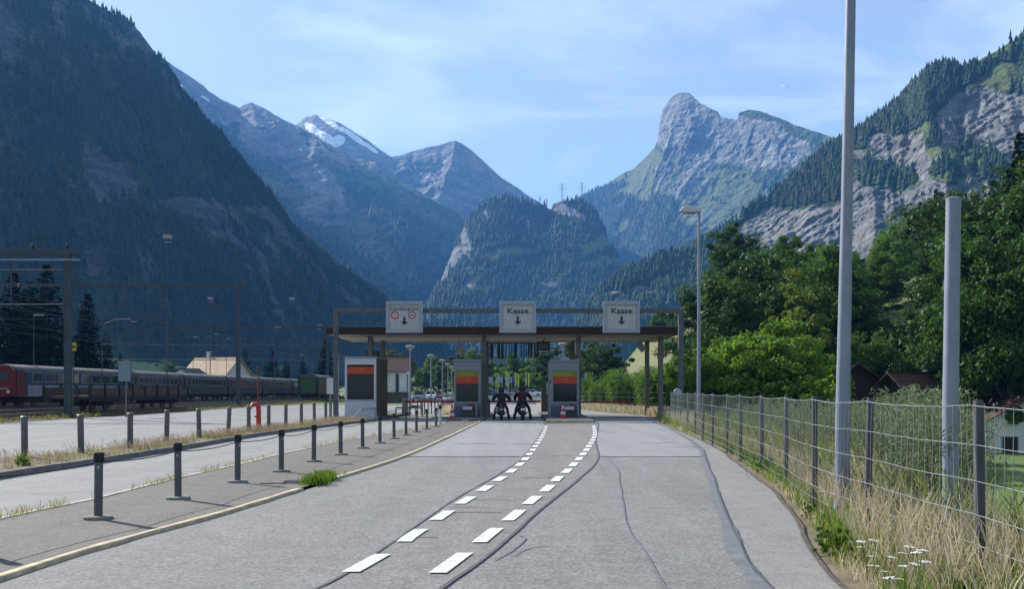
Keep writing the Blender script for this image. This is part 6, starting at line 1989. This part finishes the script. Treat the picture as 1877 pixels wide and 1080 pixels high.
def vehicle(name, x, y, rz, paint, label, group=None, lights=False, z=0.0, s=1.0):
    c = empty(name, (x, y, z), rz); c.scale = (s, s, s)
    tag(c, label, 'car', group)
    b, cb_, rf = car_meshes()
    b.build('body', paint, c, True, .02); cb_.build('cabin_glass', M_glass2, c); rf.build('roof', paint, c, False, .02)
    for sx in (-1, 1):
        MB().bar((sx * .79, -.83, .92), (sx * .62, -.13, 1.44), .07).bar((sx * .8, .45, .92), (sx * .64, .5, 1.44), .07).bar((sx * .81, 1.73, .95), (sx * .64, 1.35, 1.45), .07).build('pillar', paint, c)
        MB().box((sx * .55, -2.06, .67), (.36, .1, .15)).build('headlight', M_white, c, False, .02)
        MB().box((sx * .98, -.7, .98), (.18, .1, .13)).build('side_mirror', paint, c)
        for yy in (-1.3, 1.28):
            w = MB().lathe([(.27, -.1), (.32, -.07), (.32, .07), (.27, .1)], (0, 0, 0), 18, 'X').build('wheel', M_black, c); w.location = (sx * .80, yy, .32)
            MB().lathe([(.19, -.105), (.19, .105)], (0, 0, 0), 12, 'X').build('rim', M_signframe, w)
    MB().box((0, -2.1, .6), (.7, .06, .1)).build('grille', M_black, c)
    MB().box((0, -2.13, .42), (.5, .03, .11)).build('number_plate', M_white, c)
    MB().box((0, -2.06, .3), (1.5, .12, .12)).build('bumper', M_black, c)
    return c
P_silver = plain('silver_paint', (0.30, 0.32, 0.34), .3, .6, .05, 2)
P_white = plain('white_paint', (0.68, 0.69, 0.70), .3, 0, .04, 2)
P_red = plain('dark_red_paint', (0.20, 0.03, 0.02), .3, 0, .05, 2)
P_blue = plain('blue_paint', (0.05, 0.09, 0.16), .3, .2, .05, 2)
P_green = plain('grey_green_paint', (0.12, 0.15, 0.15), .3, .3, .05, 2)
vehicle('moving_car', (768 - CX) / FPX * 148, 148, 0.03, P_silver, 'silver car coming towards the booths, nearest of the moving cars')
vehicle('moving_car', (789 - CX) / FPX * 165, 165, 0.03, P_white, 'white car half hidden right behind the silver car')
vehicle('moving_car', (801 - CX) / FPX * 178, 178, 0.05, P_red, 'dark red car with lit lamps behind the white car')
vehicle('moving_car', (776 - CX) / FPX * 200, 200, 0.05, P_blue, 'dark car at the back of the short queue')
for k, (px, D, pt, lab) in enumerate(((905, 226, P_blue, 'blue car parked leftmost in the far row beyond the boom'), (922, 228, P_white, 'white car parked left of the riders in the far row'), (946, 226, P_silver, 'silver car parked between the two riders in the far row'), (962, 232, P_blue, 'dark car parked behind the right rider'), (978, 224, P_white, 'white car parked rightmost in the far row'), (893, 230, P_green, 'grey green car parked behind the middle column'))):
    vehicle('parked_car', (px - CX) / FPX * D, D, R(62 + 6 * (k % 3)), pt, lab, 'cars parked beyond the booths', z=.3)
M_limeflag = plain('lime_flag', (0.55, 0.68, 0.06), .7, 0, .1, 3)
for k, (px, yt, D) in enumerate(((908, 684, 195), (913, 685, 200), (927, 681, 195), (931, 684, 205), (944, 683, 198), (949, 685, 196), (963, 681, 200), (968, 683, 195))):
    t = W(px, yt, D)
    f = empty('lime_flag', (t.x, D, 0)); tag(f, 'narrow lime green flag on a pole, %s from the left in the row' % (['first'] + ORD[1:])[k], 'flag', 'lime flags beyond the booths')
    MB().tube([(0, 0, 0), (0, 0, t.z)], .05, 6).build('pole', M_galv, f)
    vs, fs = [], []
    for i in range(9):
        zz = t.z - .1 - 2.6 * i / 8; w = .1 * math.sin(i * .9 + k)
        vs += [(.05, w * .3, zz), (.05 + .2, w, zz), (.05 + .2, w + .02, zz), (.05, w * .3 + .02, zz)]
    for i in range(8):
        for q in range(4):
            fs.append((i * 4 + q, i * 4 + (q + 1) % 4, i * 4 + 4 + (q + 1) % 4, i * 4 + 4 + q))
    MB().add(vs, fs).build('cloth', M_limeflag, f)
M_blue = plain('blue_grey_sign', (0.22, 0.28, 0.36), .5, 0, .06)
for k, (px, D) in enumerate(((898, 130), (916, 132), (934, 134))):
    t = W(px, 691.5, D)
    s = empty('lane_board', (t.x, D, 0)); tag(s, 'small square grey board on posts, %s of three beyond the boom' % ['leftmost', 'middle', 'rightmost'][k], 'sign', 'grey boards beyond the boom')
    MB().box((0, 0, t.z - .36), (.72, .06, .72)).build('board', M_blue, s, False, .01)
    MB().prism([(0, -.035, t.z - .5), (-.12, -.035, t.z - .34), (.12, -.035, t.z - .34)], (0, -.004, 0)).build('arrow', M_ink, s)
    for sx in (-.28, .28): MB().tube([(sx, .05, 0), (sx, .05, t.z - .05)], .03, 6).build('post', M_galv, s)
# low walls and kerbs in the queueing area
for k, (x0, x1, y, z, w, lab) in enumerate(((-5.0, 8.5, 205, .5, .5, 'pale low wall in front of the parked cars'), (-4.6, 7.0, 160, .45, .4, 'pale kerb wall behind the riders'), (-3, 9.5, 120, .35, .5, 'low kerb wall nearest behind the boom'))):
    o = MB().box(((x0 + x1) / 2, y, z / 2), (x1 - x0, w, z)).build('low_wall', M_wallw, None, False, .03); tag(o, lab, 'wall', 'low walls of the queueing area')
ck = empty('control_box', (W(999, 720, 75).x, 75, 0)); tag(ck, 'dark control box with a blue panel left of the right booth', 'control box')
MB().box((0, 0, .9), (.55, .5, 1.8)).build('box', M_darksteel, ck, False, .02)
MB().box((.28, -.27, 1.7), (.34, .06, .8)).build('panel', M_blue, ck, False, .01)
w2 = empty('intercom', (W(1072.5, 689, 60).x, 59.8, 2.1)); tag(w2, 'small white intercom box on the right column', 'intercom')
MB().box((0, 0, .3), (.18, .2, .34)).build('housing', M_white, w2, False, .02)
MB().box((-.12, 0, .3), (.12, .06, .06)).build('bracket', M_steel, w2)

# ---- pylons on the saddle and a paraglider
def surface_top(P, px, py_hint=None):
    pxs = CX + P[..., 0] / P[..., 1] * FPX; pys = HY - (P[..., 2] - CAMH) / P[..., 1] * FPX
    m = np.abs(pxs - px) < 3
    k = np.where(m, pys, 1e9).argmin()
    return P.reshape(-1, 3)[k]
def pylon(px, ytop, P, label):
    b = surface_top(P, px)
    D = b[1]; H = CAMH + (HY - ytop) / FPX * D - b[2] + 6
    p = empty('pylon', (b[0], b[1], b[2] - 6)); tag(p, label, 'pylon', 'power pylons on the saddle')
    t = MB(); w0 = H * .13; w1 = H * .025
    for sx, sy in ((-1, -1), (1, -1), (1, 1), (-1, 1)): t.bar((sx * w0 / 2, sy * w0 / 2, 0), (sx * w1 / 2, sy * w1 / 2, H), .5)
    for k in range(7):
        a, c = k / 7, (k + 1) / 7
        wa, wc = w0 + (w1 - w0) * a, w0 + (w1 - w0) * c
        for s in (-1, 1):
            t.bar((-wa / 2, s * wa / 2, H * a), (wc / 2, s * wc / 2, H * c), .28).bar((wa / 2, s * wa / 2, H * a), (-wc / 2, s * wc / 2, H * c), .28)
    t.build('lattice', M_galv, p)
    for z, L in ((.72, .42), (.84, .34), (.95, .24)):
        MB().bar((-H * L / 2, 0, H * z), (H * L / 2, 0, H * z), .5).build('crossarm', M_galv, p)
    return p
pylon(1028, 336, KNOLL, 'left of the two tall lattice pylons on the saddle')
pylon(1069, 334, KNOLL, 'right of the two tall lattice pylons on the saddle')
pylon(992, 360, KNOLL, 'left of the two small pylons on the knoll shoulder')
pylon(1003, 364, KNOLL, 'right of the two small pylons on the knoll shoulder')
pgp = W(1439, 158, 900)
pg = empty('paraglider', pgp); tag(pg, 'tiny white paraglider wing floating in the sky right of the peak', 'paraglider')
vs, fs = [], []
n = 12
for k in range(n + 1):
    a = -1 + 2 * k / n
    x = 3.4 * a; z = .9 - 1.1 * a * a; ch = 1.3 * math.sqrt(max(0.05, 1 - a * a * .9))
    vs += [(x, -ch, z), (x, -ch * .4, z + .3), (x, ch, z), (x, 0, z - .05)]
for k in range(n):
    for q in range(4): fs.append((k * 4 + q, k * 4 + (q + 1) % 4, k * 4 + 4 + (q + 1) % 4, k * 4 + 4 + q))
fs += [(0, 1, 2, 3), (n * 4 + 3, n * 4 + 2, n * 4 + 1, n * 4)]
MB().add(vs, fs).build('wing', leaf_mat('wing_cloth', (0.8, 0.82, 0.85), (0.9, 0.9, 0.9), .5, tint=(1, 1, 1)), pg, True)
ln = MB()
for x in (-2.8, -1.4, 0, 1.4, 2.8): ln.bar((x, 0, .9 - 1.1 * (x / 3.4) ** 2), (0, 0, -5.0), .02)
ln.build('lines', M_wire, pg)

# ================================================================== MOTORCYCLISTS
def torus(mb, c, Rr, r, n=22, m=8):
    vs, fs = [], []
    for i in range(n):
        a = 2 * math.pi * i / n
        for j in range(m):
            b = 2 * math.pi * j / m
            vs.append((c[0] + r * math.sin(b), c[1] + (Rr + r * math.cos(b)) * math.cos(a), c[2] + (Rr + r * math.cos(b)) * math.sin(a)))
    for i in range(n):
        for j in range(m):
            fs.append((i * m + j, i * m + (j + 1) % m, ((i + 1) % n) * m + (j + 1) % m, ((i + 1) % n) * m + j))
    return mb.add(vs, fs)
M_rubber = plain('tyre_rubber', (0.02, 0.02, 0.021), .8, 0, .15, 8)
M_leather = plain('black_leather', (0.014, 0.014, 0.016), .55, 0, .25, 7, .2)
M_redjacket = plain('dark_red_jacket', (0.04, 0.008, 0.011), .6, 0, .3, 5, .2)
M_jeans = plain('dark_trousers', (0.016, 0.018, 0.026), .8, 0, .25, 6, .2)
M_chrome = plain('chrome', (0.2, 0.2, 0.2), .2, 1.0, .05)
M_tail = plain('tail_lamp_red', (0.4, 0.012, 0.008), .25, 0, .05)
def motorcycle(x, y, paint, label, plate=False, fat=1.0):
    b = empty('motorcycle', (x, y, 0.02)); tag(b, label, 'motorcycle', 'motorcycles waiting at the boom')
    for yy, nm, r in ((-.68, 'rear_wheel', .075 * fat), (.74, 'front_wheel', .06)):
        w = torus(MB(), (0, yy, .31), .31 - r, r).build(nm, M_rubber, b, True)
        MB().lathe([(.2, -.03), (.2, .03)], (0, yy, .31), 14, 'X').build('hub', M_chrome, w)
    MB().lathe([(.02, -.75), (.1, -.7), (.15, -.45), (.17, -.1), (.16, .1), (.19, .3), (.16, .5), (.03, .62)], (0, 0, .78), 14, 'Y').build('tank_and_tail', paint, b, True)
    MB().box((0, -.28, .82), (.3, .75, .1)).build('seat', M_leather, b, False, .04)
    MB().box((0, .1, .46), (.34, .6, .42)).build('engine', M_darksteel, b, False, .05)
    MB().box((0, -.62, .62), (.2, .3, .16)).build('rear_fender', paint, b, False, .04)
    MB().box((.0, -.84, .74), (.16, .05, .07)).build('tail_lamp', M_tail, b, False, .015)
    MB().box((0, -.86, .56), (.2, .02, .15)).build('number_plate', P_white if plate else M_greyp, b)
    for s in (-1, 1):
        MB().tube([(s * .12, -.1, .3), (s * .2, -.5, .36), (s * .22, -.85, .42)], [.04, .05, .055], 10).build('exhaust', M_chrome if s > 0 else M_darksteel, b, True)
        MB().tube([(s * .09, .5, .92), (s * .09, .74, .31)], .028, 8).build('fork', M_chrome, b)
        MB().bar((s * .13, -.65, .32), (s * .13, .0, .42), .06).build('swingarm', M_darksteel, b)
        m_ = MB().tube([(s * .3, .4, 1.04), (s * .4, .36, 1.2)], .01, 6).build('mirror_stem', M_darksteel, b)
        MB().lathe([(.01, -.015), (.07, 0), (.01, .015)], (s * .41, .35, 1.22), 10, 'Y').build('mirror', M_darksteel, m_)
        MB().lathe([(.02, -.04), (.03, .02)], (s * .2, -.8, .72), 8, 'Y').build('indicator', M_orange, b)
    MB().tube([(-.38, .34, 1.02), (-.2, .48, 1.0), (0, .52, .98), (.2, .48, 1.0), (.38, .34, 1.02)], .016, 8).build('handlebar', M_darksteel, b, True)
    MB().lathe([(.13, 0), (.14, .1), (.06, .16)], (0, .56, .9), 14, 'Y').build('headlamp', M_chrome, b, True)
    MB().prism([(-.16, .6, .95), (.16, .6, .95), (.11, .48, 1.22), (-.11, .48, 1.22)], (0, .02, 0)).build('windshield', M_glass2, b)
    MB().box((-.24, -.55, .58), (.16, .42, .3)).build('pannier', M_greyp if not plate else M_leather, b, False, .04)
    return b
def rider(x, y, jacket, label, elbow=.40, headturn=0.0, lean=.0):
    p = empty('person', (x, y, 0.02)); p.scale = (1.14, 1.0, 1.0); tag(p, label, 'person', 'motorcyclists waiting at the boom')
    V = {}; E = []
    def j(n, co, r, par=None):
        V[n] = (len(V), co, r)
        if par: E.append((V[par][0], V[n][0]))
    j('pelvis', (0, -.28, .93), (.17, .13)); j('waist', (lean * .3, -.24, 1.07), (.15, .12), 'pelvis'); j('chest', (lean * .7, -.15, 1.25), (.19, .14), 'waist'); j('upper', (lean, -.10, 1.36), (.16, .11), 'chest')
    j('neck', (lean, -.06, 1.45), (.065, .065), 'upper'); j('head', (lean, -.03, 1.55), (.09, .1), 'neck'); j('crown', (lean, -.03, 1.63), (.07, .08), 'head')
    for s, n in ((-1, 'l'), (1, 'r')):
        j(n + 'hip', (s * .11, -.24, .88), (.1, .1), 'pelvis'); j(n + 'knee', (s * .27, .12, .60), (.075, .075), n + 'hip'); j(n + 'calf', (s * .31, -.0, .33), (.06, .065), n + 'knee')
        j(n + 'ankle', (s * .34, -.10, .10), (.048, .05), n + 'calf'); j(n + 'ball', (s * .36, .06, .045), (.048, .035), n + 'ankle'); j(n + 'toe', (s * .365, .13, .04), (.035, .028), n + 'ball')
        j(n + 'sh', (s * .20 + lean, -.09, 1.34), (.085, .085), 'upper'); j(n + 'el', (s * elbow, .08, 1.11), (.058, .058), n + 'sh'); j(n + 'wr', (s * .36, .30, 1.03), (.04, .04), n + 'el')
        j(n + 'palm', (s * .345, .37, 1.035), (.036, .022), n + 'wr')
        for f in range(4):
            fx = s * (.315 + .022 * f)
            j(n + 'f%da' % f, (fx, .41, 1.045), (.010, .010), n + 'palm'); j(n + 'f%db' % f, (fx, .425, 1.015), (.009, .009), n + 'f%da' % f); j(n + 'f%dc' % f, (fx, .405, .995), (.008, .008), n + 'f%db' % f)
        j(n + 'th', (s * .31, .37, 1.01), (.010, .010), n + 'palm'); j(n + 'th2', (s * .30, .395, .995), (.009, .009), n + 'th')
    me = bpy.data.meshes.new('body')
    me.from_pydata([v[1] for v in V.values()], E, [])
    o = link('body', me, p)
    md = o.modifiers.new('skin', 'SKIN'); md.use_smooth_shade = True
    if not me.skin_vertices: me.attributes.new if False else None
    bpy.context.view_layer.objects.active = o
    sk = me.skin_vertices[0] if len(me.skin_vertices) else None
    if sk is None:
        o.select_set(True)
        bpy.ops.mesh.customdata_skin_add()
        o.select_set(False)
        sk = me.skin_vertices[0]
    for i, v in enumerate(V.values()):
        sk.data[i].radius = v[2]
        sk.data[i].use_root = (i == 0)
    sb = o.modifiers.new('sub', 'SUBSURF'); sb.levels = 1; sb.render_levels = 2
    me.materials.append(M_jeans)
    # jacket: torso and sleeves, a close second skin
    jk = MB()
    jk.lathe([(.165, .98), (.19, 1.02), (.185, 1.12), (.215, 1.28), (.205, 1.37), (.13, 1.44), (.085, 1.47)], (lean * .7, -.17, 0), 18)
    for s in (-1, 1):
        jk.tube([(s * .15 + lean, -.1, 1.35), (s * .24 + lean * .6, -.06, 1.30), (s * elbow, .08, 1.11), (s * .365, .26, 1.04)], [.1, .095, .075, .052], 12)
    jm = jk.build('jacket', jacket, p, True)
    # helmet with visor
    hm = MB().lathe([(.09, -.13), (.125, -.11), (.138, -.02), (.135, .05), (.11, .11), (.06, .145), (.01, .155)], (lean, -.03, 1.57), 18).build('helmet', M_leather, p, True)
    MB().lathe([(.134, -.035), (.142, 0), (.134, .045)], (lean + headturn * .02, -.012, 1.575), 18).build('visor', M_glass, hm, True)
    for s in (-1, 1):
        MB().tube([(s * .335, -.12, .3), (s * .345, -.1, .08), (s * .36, .04, .055), (s * .37, .15, .045)], [.066, .062, .055, .035], 10).build('boot', M_leather, p, True)
    return p
xa, xb_ = W(919, 770, 55).x, W(958, 770, 55).x
motorcycle(xa, 55.2, plain('bike_red', (0.07, 0.008, 0.008), .3, 0, .1, 5), 'dark red motorcycle waiting left in front of the boom', False, 1.1)
motorcycle(xb_, 55.2, plain('bike_black', (0.02, 0.02, 0.022), .3, 0, .1, 5), 'black motorcycle with a pale number plate waiting right', True, 1.4)
rider(xa, 55.2, M_leather, 'person in black jacket and helmet astride the left motorcycle', .40)
r2_ = rider(xb_, 55.2, M_redjacket, 'person in dark red jacket and helmet astride the right motorcycle', .34, 1, -.01)
r2_.scale = (1.24, 1.0, 1.05); r2_.rotation_euler = (0, 0, R(-5))
